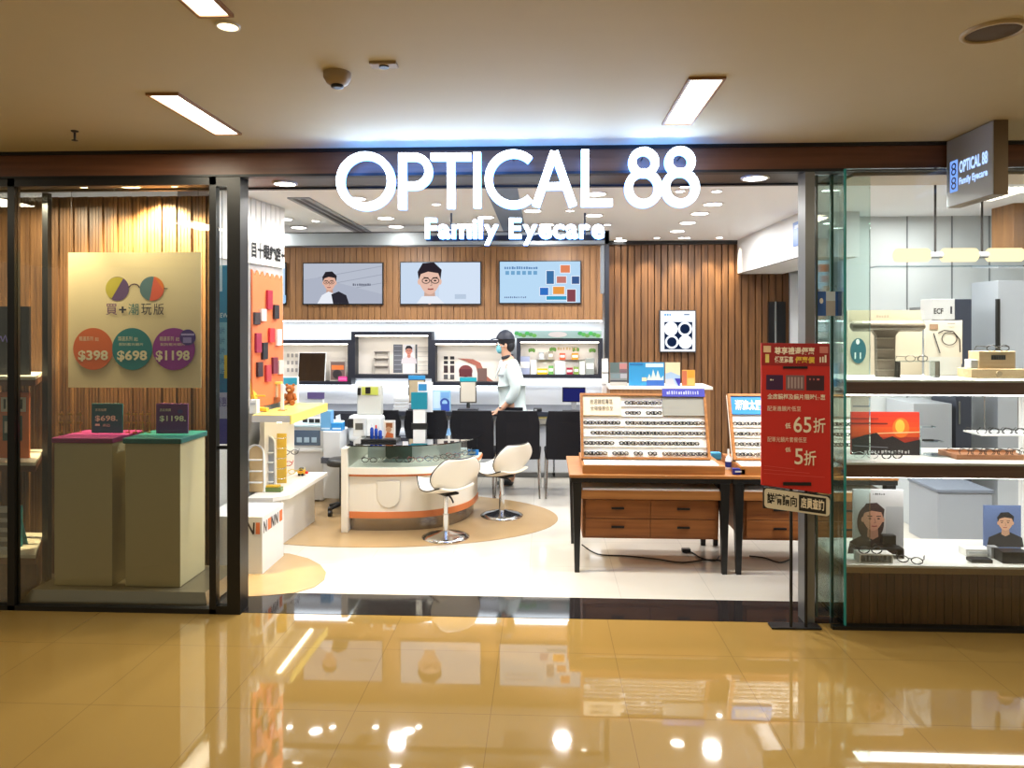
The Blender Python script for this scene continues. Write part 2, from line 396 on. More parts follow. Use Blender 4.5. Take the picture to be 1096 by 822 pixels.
# soffit downlights
for px, py, r, lb, kind in ((88, 199, .03, 'small downlight over the shelves in the window bay', 'w'), (137, 198, .07, 'large oval downlight above the price poster', 'w'), (185, 198, .03, 'small downlight in the soffit at the poster corner', 'w'),
                      (305, 196, .065, 'downlight in the soffit beside the first big letter', 'c'), (808, 190, .07, 'downlight in the soffit past the double eight', 'c'), (932, 195, .06, 'downlight in the soffit over the glass door', 'c'), (1040, 194, .06, 'downlight in the soffit behind the projecting sign', 'c')):
    p = G(px, py, SOFF); disc_light((p.x, min(max(p.y, 4.38), 4.54)), r, SOFF - .001, lb, col=(255, 222, 160) if kind == 'w' else (255, 250, 240), s=16)
# shop downlights
big = [(304, 234), (320, 243), (338, 250), (413, 233), (424, 242), (437, 250), (381, 212), (763, 218), (749, 228), (736, 238), (725, 247), (664, 257), (638, 207), (636, 230), (500, 240), (520, 232), (570, 225), (585, 240), (600, 248)]
sml = [(338, 236), (310, 251), (356, 251), (402, 251), (448, 251), (467, 218), (658, 260), (702, 255), (728, 255), (726, 260), (758, 260), (728, 204), (733, 199), (767, 204), (480, 245), (545, 228), (610, 225), (625, 245), (650, 240)]
for i, (px, py) in enumerate(big):
    p = G(px, py, SHOPC); disc_light(p, .075, SHOPC - .001, 'round white downlight set into the shop ceiling', 'large downlights in the shop ceiling', s=14)
for i, (px, py) in enumerate(sml):
    p = G(px, py, SHOPC)
    if p.y > 8.45: p.y = 8.4
    disc_light(p, .035, SHOPC - .001, 'small spot downlight set into the shop ceiling', 'small spots in the shop ceiling', s=22)
# smoke detector etc
p = G(361, 78, MALLC)
t = thing('smoke_detector', 'beige round smoke detector hanging from the mall ceiling', 'smoke detector', (p.x, p.y, MALLC))
BG = M((170, 150, 120), .5)
MB().lathe((p.x, p.y, MALLC), [(.058, 0), (.058, -.022), (.045, -.045), (.028, -.052)]).build('housing', BG, t)
MB().lathe((p.x, p.y, MALLC - .05), [(.026, -.003), (.026, -.012), (.015, -.014)]).build('sensor', DARK, t)
p = G(411, 68, MALLC)
t = thing('ceiling_indicator', 'small flat beige fitting beside the smoke detector', 'ceiling fitting', (p.x, p.y, MALLC))
MB().box((p.x - .055, p.y - .03, MALLC - .012), (p.x + .055, p.y + .03, MALLC)).build('plate', BG, t, .003)
MB().cyl((p.x, p.y, MALLC - .018), (p.x, p.y, MALLC - .01), .02).build('lens', DARK, t)
p = G(80, 140, MALLC)
t = thing('sprinkler_head', 'small dark sprinkler hanging from the mall ceiling above the wood fascia', 'sprinkler', (p.x, p.y, MALLC))
MB().lathe((p.x, p.y, MALLC), [(.02, 0), (.018, -.006), (.008, -.01)]).build('escutcheon', DARK, t)
MB().cyl((p.x, p.y, MALLC - .05), (p.x, p.y, MALLC - .008), .006).build('pipe', DARK, t)
MB().lathe((p.x, p.y, MALLC - .055), [(.004, .006), (.016, .003), (.016, 0), (.004, -.002)]).build('deflector', DARK, t)
p = G(1063, 33, MALLC)
t = thing('ceiling_speaker', 'round brown speaker grille in the mall ceiling', 'speaker', (p.x, p.y, MALLC))
MB().lathe((p.x, p.y, MALLC), [(.105, 0), (.105, -.01), (.09, -.012), (.088, -.004)]).build('bezel', M((190, 170, 130), .5), t)
MB().lathe((p.x, p.y, MALLC), [(.088, -.005), (.05, -.009), (.01, -.01)]).build('mesh_cover', M((92, 76, 56), .7), t)

# ================================================================= LEFT WINDOW BAY
YL = 4.24
BLK = M((12, 12, 13), .35)
def post(x0, x1, y0, y1, z0=0, z1=SOFF, mat=BLK): return MB().box((x0, y0, z0), (x1, y1, z1), mat)
mb = MB()
xa = XX(12, YL); mb.box((xa - .025, YL, 0), (xa + .02, YL + .05, SOFF)); mb.box((XX(224, YL), YL, 0), (XX(231, YL), YL + .05, SOFF))
mb.box((-6, YL, 0), (XX(231, YL), YL + .05, .03)); mb.box((-6, YL, SOFF - .05), (XX(231, YL), YL + .05, SOFF))
struct('window_1', mb, BLK)
struct('window_2', MB().box((xa + .02, YL + .02, .03), (XX(224, YL), YL + .028, SOFF - .05)), CLEAR)
struct('window_3', MB().box((-6, YL + .02, .03), (xa - .025, YL + .028, SOFF - .05)), CLEAR)
xe0, xe1 = XX(243, YL), XX(257, YL)
struct('trim_12', MB().box((xe0, YL, 0), (xe1, YL + .12, SOFF)).box((XX(231, YL), YL, SOFF - .06), (xe0, YL + .05, SOFF)).box((XX(231, YL), YL, 0), (xe0, YL + .05, .05)).box((XX(231, YL), YL + .02, ZZ(237, 478, YL) - .02), (xe0, YL + .04, ZZ(237, 478, YL))), BLK)
struct('window_4', MB().box((XX(231, YL), YL + .02, .05), (xe0, YL + .028, SOFF - .06)), CLEAR)
YW = 4.87
xw1 = XX(225, YW); mb = MB(); n = 46; x0 = XX(44, YW); w = (xw1 - x0) / n
mb.box((-6, YW + .05, 0), (xw1, YW + .08, SOFF))
i = 0; x = xw1
while x > -5.2:
    k = (i * 7 % 4) / 4
    mb.box((x - w * .8, YW - .018 * k, 0), (x, YW + .06, SOFF)); x -= w; i += 1
struct('wall_left.001', mb, WOOD_SLAT)
struct('trim_13', MB().box((XX(45, 4.7), 4.7, 0), (XX(51, 4.7), 4.74, SOFF)).box((xw1, YW - .02, 0), (xw1 + .03, YW + .08, SOFF)), BLK)
struct('floor.003', MB().box((-6, YL + .05, -.01), (xw1, YW + .05, .012)), M((60, 50, 42), .3))

# platform
pf = thing('display_plinth', 'low brushed steel plinth under the two tall pedestals', 'plinth', (XX(120, 4.3), 4.5, .012))
xa, xb_, ya, yb = XX(19, 4.3), XX(221, 4.3), 4.31, 4.82
mb = MB(); z0, z1 = .012, .1; ins = .015
lo = [(xa, ya), (xb_, ya), (xb_, yb), (xa, yb)]; hi = [(xa + .07, ya + ins), (xb_ - .02, ya + ins), (xb_ - .02, yb), (xa + .07, yb)]
mb.add([Vector((p[0], p[1], z0)) for p in lo] + [Vector((p[0], p[1], z1)) for p in hi], [(0, 1, 5, 4), (1, 2, 6, 5), (2, 3, 7, 6), (3, 0, 4, 7), (3, 2, 1, 0)])
mb.build('skirt', STEEL, pf)
MB().add([Vector((p[0], p[1], z1)) for p in hi], [(0, 1, 2, 3)]).build('top', M((130, 122, 102), .3, .6), pf)
PED = M((186, 175, 136), .5)
for (a, b, capm, lb) in ((58, 113, M((130, 40, 92), .4), 'tall beige pedestal with a magenta top slab'), (134, 186, M((24, 98, 92), .4), 'tall beige pedestal with a dark green top slab')):
    yp = 4.40; X0, X1 = XX(a, yp), XX(b + 7, yp); zp = .101
    t = thing('pedestal', lb, 'pedestal', ((X0 + X1) / 2, yp + .15, zp))
    MB().box((X0, yp, zp), (X1, yp + .33, 1.01)).build('column', PED, t, .004)
    MB().box((X0 - .012, yp - .012, 1.01), (X1 + .012, yp + .342, 1.045)).build('top_slab', capm, t, .006)

def easel_card(x0, y0, x1, y1, Y, zb, mat, name, label, cat, art=None, th=.012):
    xm = (x0 + x1) / 2; zt = ZZ(xm, y0, Y); X0, X1 = XX(x0, Y), XX(x1, Y)
    t = thing(name, label, cat, ((X0 + X1) / 2, Y, zb))
    MB().box((X0, Y, zb), (X1, Y + th, zt)).build('board', mat, t, .001)
    MB().add([Vector(((X0 + X1) / 2 - .02, Y + th, zb + (zt - zb) * .7)), Vector(((X0 + X1) / 2 + .02, Y + th, zb + (zt - zb) * .7)), Vector(((X0 + X1) / 2 + .03, Y + .06, zb)), Vector(((X0 + X1) / 2 - .03, Y + .06, zb)),
              Vector(((X0 + X1) / 2 - .02, Y + th + .004, zb + (zt - zb) * .7)), Vector(((X0 + X1) / 2 + .02, Y + th + .004, zb + (zt - zb) * .7)), Vector(((X0 + X1) / 2 + .03, Y + .064, zb)), Vector(((X0 + X1) / 2 - .03, Y + .064, zb))],
             [(0, 1, 2, 3), (7, 6, 5, 4), (0, 4, 5, 1), (1, 5, 6, 2), (2, 6, 7, 3), (3, 7, 4, 0)]).build('strut', mat, t)
    if art:
        p = Pic(x0, y0, x1, y1, (X0, Y, zt), (X1, Y, zt), (X0, Y, zb), nrm=(0, -1, 0)); art(p); p.build('print', t)
    return t
PALE = M((225, 215, 180), .5)
def a1(p): p.text('店長推薦', 102, 439, 12, 4, PALE); p.text('$698.', 102, 449, 24, 9, PALE, .02); p.rect(102, 461, 107, 464, PALE); p.text('起', 110, 461, 8, 4, PALE)
def a2(p): p.text('店長推薦', 171, 439, 12, 4, PALE); p.text('$1198.', 171, 449, 28, 9, PALE, .02); p.ell(193, 443, 3, 3, M((60, 50, 110)))
easel_card(98, 432, 131, 474, 4.6, 1.046, M((22, 90, 92), .5), 'price_card', 'dark teal price card standing on the magenta topped pedestal', 'price card', a1)
easel_card(167, 432, 201, 474, 4.6, 1.046, M((88, 34, 92), .5), 'price_card', 'purple price card standing on the green topped pedestal', 'price card', a2)
# wire racks of tiny clips
for (a, b, lb) in ((66, 86, 'thin gold pin rack on the magenta topped pedestal'), (138, 160, 'thin gold pin rack on the green topped pedestal')):
    Y = 4.62; t = thing('pin_rack', lb, 'display rack', (XX((a + b) / 2, Y), Y, 1.046))
    n = 3 if a == 66 else 4
    for j in range(n):
        x = XX(a + (b - a) * j / (n - 1), Y)
        MB().cyl((x, Y, 1.046), (x, Y, ZZ(a, 440, Y)), .003, seg=6).build('rod', GOLD, t)
        m = MB()
        for q in (443, 452, 463): m.box((x - .014, Y - .014, ZZ(a, q, Y) - .006), (x + .014, Y - .003, ZZ(a, q, Y) + .006))
        m.build('clip', GOLD, t)

# poster
YPo = 4.56
def R4(x0, y0, x1, y1, Y):
    xm = (x0 + x1) / 2; return XX(x0, Y), XX(x1, Y), ZZ(xm, y0, Y), ZZ(xm, y1, Y)
X0, X1, zt, zb = R4(73, 270, 215, 415, YPo)
po = thing('price_poster', 'large beige hanging poster with three price circles over the pedestals', 'poster', ((X0 + X1) / 2, YPo, zb))
MB().box((X0, YPo, zb), (X1, YPo + .006, zt)).build('sheet', M((226, 208, 164), .55), po)
mb = MB()
for x in (X0 + .02, X1 - .02): mb.cyl((x, YPo + .003, zt), (x, YPo + .003, SOFF), .0012, seg=6)
mb.build('wire', DARK, po)
p = Pic(73, 270, 215, 415, (X0, YPo, zt), (X1, YPo, zt), (X0, YPo, zb), nrm=(0, -1, 0))
c = lambda *a: M(a, .5)
def half(cx, cy, r, a0, a1, m): p.poly([(cx + r * math.cos(math.radians(q)), cy + r * math.sin(math.radians(q))) for q in range(a0, a1 + 1, 10)], m)
p.ell(126, 309, 12.5, 13, c(92, 66, 110)); half(126, 309, 12.6, 120, 300, c(186, 172, 60))
p.ell(163, 309, 13, 13, c(84, 116, 122)); half(163, 309, 13.1, -80, 100, c(214, 92, 66)); half(163, 309, 13.2, -80, 10, c(222, 116, 44))
p.line([(138, 308), (141, 305), (144.5, 304), (148, 305), (150, 308)], 1.3, c(70, 40, 60)); p.line([(176, 309), (180, 309)], 1, c(70, 40, 60))
p.text('買', 114, 325, 12, 12, c(96, 40, 110)); p.text('+', 128, 328, 8, 7, c(40, 40, 60), .03); p.text('潮', 138, 325, 11, 12, c(36, 112, 116)); p.text('玩', 152, 325, 11, 12, c(40, 40, 60)); p.text('版', 165, 325, 11, 12, c(50, 40, 60))
for cx, cm, t1, t2 in ((100.5, c(206, 98, 50), '精選系列', '$398'), (142.5, c(28, 116, 122), '精選系列', '$698'), (187, c(138, 44, 140), '精選系列', '$1198')):
    p.ell(cx, 373.5, 21.5 if cx < 180 else 22.5, 22.5, cm, 40)
    p.text(t1, cx - 15, 360, 15, 5, PALE); p.text('起', cx + 2, 361, 4, 4, PALE)
    if cx > 120: p.text('配防藍光鏡片', cx - 14, 367, 26, 3, PALE)
    p.text(t2, cx - (16 if cx < 180 else 19), 375, 32 if cx < 180 else 36, 12, PALE, .03)
p.ell(202, 361, 8.5, 8.5, c(64, 40, 120)); p.rect(195, 357, 209, 359, c(170, 160, 210)); p.rect(197, 361, 206, 367, c(140, 130, 190))
p.build('print', po)

# left-hand shelving
sh = thing('window_shelving', 'glass shelf unit with lit white shelves at the edge of the window', 'shelf', (XX(10, 4.6), 4.6, .012))
xr = XX(42, 4.78); xl = -5.2
for (py, nm) in ((402, 'shelf'), (492, 'shelf'), (589, 'shelf')):
    z = ZZ(20, py, 4.45)
    MB().prism([(xl, 4.36), (XX(38, 4.36), 4.36), (XX(46, 4.84), 4.84), (xl, 4.84)], z - .02, z).build(nm, M((230, 224, 205), .4), sh)
    MB().prism([(xl, 4.362), (XX(38, 4.36) - .002, 4.362), (XX(46, 4.84) - .004, 4.84), (xl, 4.84)], z - .06, z - .0205).build('shelf_edge', WOOD_EDGE, sh)
z = ZZ(20, 589, 4.45)
MB().prism([(xl, 4.38), (XX(37, 4.36), 4.38), (XX(45, 4.84), 4.84), (xl, 4.84)], .012, z - .062).build('cupboard', WOOD_BASE, sh)
z1, z2, z3 = [ZZ(20, py, 4.45) for py in (402, 492, 589)]
def art_dark(p): p.line([(-2, 366), (1, 360), (3, 366), (6, 359), (8, 367), (11, 361), (13, 365)], 1, M((120, 110, 190), .5))
easel_card(-22, 328, 31, 402, 4.5, z1 + .001, BLACK, 'display_screen', 'black framed picture with purple script on the top window shelf', 'picture', art_dark, .02)
def art_or(p):
    p.rect(1, 425, 28, 440, c(210, 206, 190)); p.rect(3, 444, 24, 470, c(50, 80, 70)); p.rect(5, 450, 22, 462, c(200, 196, 180))
    for q in range(5): p.rect(4 + q * 4.5, 427, 6.5 + q * 4.5, 437, c(60, 70, 66))
easel_card(-20, 420, 31, 488, 4.5, z2 + .001, M((206, 116, 62), .5), 'display_card', 'orange board with glasses printed on it on the middle window shelf', 'display board', art_or)
def art_gr(p):
    for q in range(4): p.rect(-6, 548 + q * 9, 8, 553 + q * 9, c(110, 112, 116))
easel_card(-10, 542, 12, 583, 4.45, z3 + .001, M((196, 198, 200), .5), 'leaflet_stand', 'pale grey leaflet stand on the lowest window shelf', 'leaflet stand', art_gr)
easel_card(13, 541, 23, 583, 4.52, z3 + .001, TEAL, 'display_card', 'small teal card beside the pale leaflet stand', 'card')

# narrow hanging banner between the posts
X0, X1, zt, zb = R4(229, 284, 246, 475, 4.6)
bn = thing('hanging_banner', 'tall blue banner hanging behind the glass between the black posts', 'banner', ((X0 + X1) / 2, 4.6, zb))
MB().box((X0, 4.6, zb), (X1, 4.606, zt)).build('sheet', M((34, 124, 170), .4), bn)
p = Pic(229, 284, 246, 475, (X0, 4.6, zt), (X1, 4.6, zt), (X0, 4.6, zb), nrm=(0, -1, 0))
p.rect(229, 284, 238, 312, c(170, 200, 225)); p.text('NEW', 232, 335, 12, 5, c(210, 230, 240)); p.rect(231, 345, 244, 400, c(120, 180, 210)); p.rect(240, 380, 245, 405, c(214, 190, 60))
for q in range(7): p.text('鏡片', 232, 350 + q * 11, 9, 7, c(40, 100, 160))
p.rect(229, 420, 246, 448, c(180, 190, 230)); p.rect(229, 448, 246, 475, c(60, 60, 150)); p.text('優惠', 231, 425, 12, 10, c(70, 60, 160))
p.build('print', bn)
mb = MB(); mb.cyl(((X0 + X1) / 2, 4.603, zt), ((X0 + X1) / 2, 4.603, SOFF - .01), .001, seg=6).build('wire', DARK, bn)
# ================================================================= SHOP SIGN
YSg = 4.10; DP = .045
FACE = E((205, 228, 255), 16); SIDE = E((90, 150, 255), 12)
def world2(p): return W(p[0], p[1], YSg)
def ribbon(pts, w, closed=False):
    """extruded letter stroke in the sign plane: white face, blue-lit returns"""
    mb = MB(); n = len(pts); L = []; R = []
    for i in range(n):
        a = Vector(pts[i - 1]) if (i > 0 or closed) else Vector(pts[i]); b = Vector(pts[(i + 1) % n]) if (i < n - 1 or closed) else Vector(pts[i])
        t = (b - a).normalized(); q = Vector((-t.y, t.x)) * w / 2; P = Vector(pts[i])
        L.append(P + q); R.append(P - q)
    fr = [world2(x) for x in L] + [world2(x) for x in R]; bk = [v + Vector((0, DP, 0)) for v in fr]
    fs = []; side = []; m = n if closed else n - 1
    for i in range(m):
        j = (i + 1) % n
        fs.append((i, j, n + j, n + i)); side.append((2 * n + i, 2 * n + j, j, i)); side.append((n + i, n + j, 3 * n + j, 3 * n + i)); side.append((2 * n + n + i, 2 * n + n + j, 2 * n + j, 2 * n + i))
    if not closed: side += [(0, n, 3 * n, 2 * n), (n - 1, 3 * n - 1, 4 * n - 1, 2 * n - 1)]
    mb.add(fr + bk, fs, FACE); mb.add(fr + bk, side, SIDE)
    return mb
def merge(*m):
    r = m[0]
    for k in m[1:]:
        n = len(r.v); r.v += k.v; r.f += [[n + i for i in f] for f in k.f]; r.sm += k.sm
        r.mi += [r.m(k.mats[i]) for i in k.mi]
    return r
def arc(cx, cy, rx, ry, a0, a1, n=40): return [(cx + rx * math.cos(math.radians(a0 + (a1 - a0) * i / n)), cy + ry * math.sin(math.radians(a0 + (a1 - a0) * i / n))) for i in range(n + 1)]
sg = thing('shop_sign', 'big glowing white shop name in thin letters across the wood fascia', 'sign', (W(555, 223, YSg).x, YSg, W(555, 223, YSg).z))
lets = [ribbon(arc(391, 193.5, 27.3, 27.3, 0, 351, 39), 8, True),
        merge(ribbon([(430.3, 163.5), (430.3, 223.5)], 8), ribbon([(430, 167.5)] + arc(443, 183, 15.5, 15.5, -90, 90, 20) + [(430, 198.5)], 8)),
        merge(ribbon([(461, 167.3), (504, 167.3)], 7.5), ribbon([(482.5, 167), (482.5, 222.5)], 8)),
        ribbon([(510.7, 162.5), (510.7, 222)], 7.5),
        ribbon(arc(549.5, 191.5, 26.5, 27.5, -48, -312, 34), 8),
        merge(ribbon([(573.5, 220.5), (593.3, 162)], 8.2), ribbon([(593.3, 162), (613.5, 220)], 8.2), ribbon([(582, 199), (606, 198.5)], 7)),
        merge(ribbon([(626.3, 160), (626.3, 220.5)], 8), ribbon([(623, 216.8), (655.5, 216.5)], 7.5)),
        merge(ribbon(arc(689.3, 173.3, 12.3, 12, 0, 349, 32), 8, True), ribbon(arc(689, 201, 16, 16.5, 0, 349, 32), 8.3, True)),
        merge(ribbon(arc(728.3, 172.5, 12.3, 12, 0, 349, 32), 8, True), ribbon(arc(728.8, 200.5, 16, 16.5, 0, 349, 32), 8.3, True))]
for mb in lets: mb.build('letter', None, sg, fix=False)
mb = MB()
for px in (391, 430, 483, 511, 549, 593, 626, 689, 729):
    mb.cyl(W(px, 167, YSg + DP), W(px, 167, YSg + DP) + Vector((0, .105, 0)), .004, seg=6)
mb.build('stand_off', DARK, sg)
ss = thing('tagline_sign', 'small bold glowing white words hung below the big shop name', 'sign', (W(552, 255, YSg).x, YSg, W(552, 255, YSg).z))
x = 455.0; wd = 'Family Eyecare'
full = glyph('F', .02)
adv = []
vs_all = []
for ch in wd:
    if ch == ' ': adv.append((None, .28)); continue
    vs, fs = glyph(ch, .025); a = min(v[0] for v in vs); b = max(v[0] for v in vs); adv.append(((vs, fs, a), b - a))
tot = sum(a[1] for a in adv) + .055 * (len(adv) - 1); sc = 192 / tot; capy = 255.5; vsc = 26
for g, wdt in adv:
    if g:
        vs, fs, a = g; mb = MB()
        fr = [W(x + (v[0] - a) * sc, 254.5 - v[1] * 30, YSg) for v in vs]
        mb.add(fr, fs, FACE); mb.add([v + Vector((0, .03, 0)) for v in fr], [tuple(reversed(f)) for f in fs], SIDE)
        ed = {}
        for f in fs:
            for i in range(len(f)):
                k = (f[i], f[(i + 1) % len(f)]); ed[k] = 1
        sd = [(k[1], k[0], k[0] + len(vs), k[1] + len(vs)) for k in ed if (k[1], k[0]) not in ed]
        mb.add(fr + [v + Vector((0, .03, 0)) for v in fr], sd, SIDE)
        mb.build('letter', None, ss)
    x += (wdt + .055) * sc
MB().box((XX(455, YSg), YSg + .031, ZZ(550, 257, YSg)), (XX(648, YSg), YSg + .045, ZZ(550, 251, YSg))).build('rail', DARK, ss)
for px in (483, 626): MB().cyl(W(px, 254, YSg + .038), W(px, 228, YSg + .038), .006, seg=8).build('hanger', DARK, ss)

# projecting blade sign
Xs = XX(1061, 3.82); z0 = 2.44; y0, y1 = 3.80, 4.23
bs = thing('blade_sign', 'double sided sign box jutting out from the fascia with small blue lettering', 'sign', (Xs + .04, 4.0, z0))
MB().box((Xs + .004, y0 + .004, z0), (Xs + .076, y1, MALLC - .002)).build('housing', M((120, 104, 84), .4, .5), bs)
MB().box((Xs, y0 + .006, z0 + .004), (Xs + .004, y1, MALLC - .006)).build('face_panel', M((170, 176, 180), .25), bs)
p = Pic(0, 0, 100, 90, (Xs, y1, MALLC - .005), (Xs, y0 + .006, MALLC - .005), (Xs, y1, z0 + .004), nrm=(-1, 0, 0))
LB = E((170, 200, 255), 1.6)
p.rect(8, 30, 26, 72, E((120, 160, 240), 1.3)); p.text('8', 11, 33, 12, 17, M((40, 50, 90))); p.text('8', 11, 52, 12, 17, M((40, 50, 90)))
p.text('OPTICAL 88', 30, 34, 60, 16, LB, .03); p.text('Family Eyecare', 30, 56, 60, 12, LB, .03)
p.build('lettering', bs)
# ================================================================= RIGHT SIDE: posts, door, window
YR = 4.2
STL = M((74, 72, 70), .35, .6)
struct('trim_14', MB().box((XX(862, YF), YF, 0), (XX(872, YF), YF + .12, SOFF)), M((120, 122, 122), .3, .5))
xd0, xd1 = XX(874, 4.32), XX(904, 4.32)
struct('door_1', MB().box((xd0, 4.32, .02), (xd1 + .15, 4.332, SOFF - .01)), glass('door_glass', (240, 250, 247), .9, .02))
struct('trim_15', MB().box((xd0 - .006, 4.315, .02), (xd0 + .006, 4.337, SOFF - .01)).box((XX(890, 4.34), 4.35, 0), (XX(893, 4.34), 4.37, SOFF)), M((70, 90, 86), .2))
xg = XX(905, YR)
struct('window_5', MB().box((xg, YR, .0), (5.9, YR + .012, SOFF - .0)), CLEAR)
struct('window_6', MB().box((xg - .004, YR + .012, .0), (xg + .008, YR + .62, SOFF)), glass('side_pane', (243, 251, 248), .8, .0))
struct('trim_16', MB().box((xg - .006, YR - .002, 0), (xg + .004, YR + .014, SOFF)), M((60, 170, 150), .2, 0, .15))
struct('trim_17', MB().box((xg - .08, YR - .02, -.01), (5.9, YR + .02, .02)), BLK)
# small stickers on the door
stick = thing('door_sticker', 'blue and white square sticker on the glass door', 'sticker', (XX(884, 4.31), 4.31, 0))
X0, X1, zt, zb = R4(875, 300, 901, 338, 4.312)
pp = pic_at(875, 312, 901, 338, 4.316); pp.rect(875, 312, 901, 338, c(50, 95, 170)); pp.rect(884, 312, 894, 322, c(190, 205, 215)); pp.rect(884, 322, 894, 338, c(170, 165, 160)); pp.ell(879, 322, 2, 3, WHITE)
pp.build('print', stick)

yb0, yb1 = 4.235, 4.78
uz = [ZZ(1000, 407, yb0), ZZ(1000, 496, yb0), ZZ(1000, 606, yb0)]
sh = thing('window_display_unit', 'large lit window display unit with brown edged shelves and ribbed wooden base', 'display unit', (XX(1000, 4.5), 4.5, .02))
xs = xg + .012
for z in uz[:2]:
    MB().box((xs, yb0, z - .012), (4.6, yb1, z)).build('shelf', M((240, 240, 234), .4), sh)
    MB().box((xs, yb0 - .001, z - .085), (4.6, yb1 - .02, z - .0125)).build('shelf_edge', WOOD_EDGE, sh)
z = uz[2]
MB().box((xs, yb0, z - .012), (4.6, yb1, z)).build('shelf', M((240, 240, 234), .4), sh)
MB().box((xs, yb0 - .004, z - .045), (4.6, yb1, z - .0125)).build('shelf_edge', M((160, 130, 96), .4), sh)
mb = MB(); n = 60; w = (4.6 - xs) / n
mb.box((xs, yb0 + .02, .021), (4.6, yb1, z - .046))
for i in range(n): mb.box((xs + i * w, yb0, .021), (xs + i * w + w * .9, yb0 + .025, z - .046))
mb.build('base', WOOD_BASE, sh)
MB().box((XX(1090, yb1), yb1 - .03, uz[2]), (XX(1090, yb1) + .03, yb1, uz[0] - .086)).build('upright', M((230, 232, 232), .3), sh)
for z in (uz[0] - .086, uz[1] - .086):
    MB().box((xs + .02, yb0 + .03, z - .006), (4.5, yb0 + .05, z)).build('led_strip', E((255, 252, 244), 26), sh)
MB().box((XX(910, 4.35), 4.3, SOFF - .02), (4.5, 4.6, SOFF - .001)).build('header_panel', M((190, 172, 150), .5), sh)

# pendant with three glowing tubes
Yp = 4.95
zc = ZZ(1020, 273, Yp)
pl = thing('pendant_light', 'horizontal pendant lamp with three glowing cream glass tubes', 'pendant light', (XX(1030, Yp), Yp, zc))
for a, b in ((958, 994), (1008, 1045), (1057, 1094)):
    X0, X1 = XX(a, Yp), XX(b, Yp)
    MB().tube([(X0, Yp, zc), (X0 + .01, Yp, zc), (X1 - .01, Yp, zc), (X1, Yp, zc)], [.036, .046, .046, .036], seg=18).build('glass_tube', E((255, 232, 180), 1.7), pl)
for a, b in ((993, 1009), (1044, 1058)):
    MB().cyl((XX(a, Yp), Yp, zc), (XX(b, Yp), Yp, zc), .022).build('connector', GREY, pl)
MB().box((XX(935, Yp), Yp - .05, zc - .085), (XX(1100, Yp), Yp + .05, zc - .075)).build('lower_shelf', ACRYL, pl)
for a in (1001, 1051):
    MB().cyl((XX(a, Yp), Yp, zc + .02), (XX(a, Yp), Yp, SHOPC - .03), .008, seg=8).build('rod', DARK, pl)
MB().box((XX(990, Yp), Yp - .04, SHOPC - .03), (XX(1062, Yp), Yp + .04, SHOPC - .001)).build('ceiling_plate', M((150, 90, 50), .4), pl)

# ---- top shelf items
z = uz[0] + .001
def up(a): return a
def cardp(x0, y0, x1, Y, zb, mat, name, label, cat, art=None, th=.012, ybot=404): return easel_card(x0, y0, x1, ybot, Y, zb, mat, name, label, cat, art, th)
TAU = M((196, 184, 162), .5)
def aT(p):
    p.rect(909, 332, 986, 344, M((178, 164, 140), .5)); p.marks(938, 337, 14, 3, 5, M((150, 138, 118), .5))
    p.ell(918.5, 377, 8.5, 14, M((22, 84, 96), .4)); p.ell(918, 367, 2, 3, WHITE); p.rect(914.5, 379, 916, 386, WHITE); p.rect(920, 379, 921.5, 386, WHITE)
    for q in range(5): p.rect(936.5, 362 + q * 8, 939.5, 364 + q * 8, M((60, 55, 50)))
cardp(907, 332, 987, 4.66, z, TAU, 'display_board', 'wide beige board with a teal oval badge on the top window shelf', 'display board', aT, .02)
t = thing('eyewear_stand', 'taupe T-shaped eyewear stand with a rounded crossbar on the top window shelf', 'eyewear stand', (XX(947, 4.5), 4.5, z))
TB = M((120, 108, 92), .4)
zz = ZZ(947, 349, 4.5)
MB().tube([(XX(911, 4.5), 4.5, zz), (XX(913, 4.5), 4.5, zz), (XX(985, 4.5), 4.5, zz), (XX(989, 4.5), 4.5, zz)], [.02, .034, .034, .02], seg=16).build('crossbar', TB, t)
mb = MB(); zs = [(zz - .02, 15), (zz - .06, 10), (z + .0, 9)]
for i in range(2):
    a, b = zs[i], zs[i + 1]
    xa_, xb2 = XX(947 - a[1], 4.5), XX(947 + a[1], 4.5); xc_, xd_ = XX(947 - b[1], 4.5), XX(947 + b[1], 4.5)
    mb.add([(xa_, 4.48, a[0]), (xb2, 4.48, a[0]), (xd_, 4.48, b[0]), (xc_, 4.48, b[0]), (xa_, 4.52, a[0]), (xb2, 4.52, a[0]), (xd_, 4.52, b[0]), (xc_, 4.52, b[0])], [(3, 2, 1, 0), (4, 5, 6, 7), (0, 4, 7, 3), (1, 2, 6, 5)])
mb.build('stem', TB, t)
for q in (362, 374, 385, 396):
    MB().box((XX(938, 4.47), 4.472, ZZ(947, q, 4.47) - .003), (XX(957, 4.47), 4.479, ZZ(947, q, 4.47) + .003)).build('rung', M((200, 190, 170), .3), t)

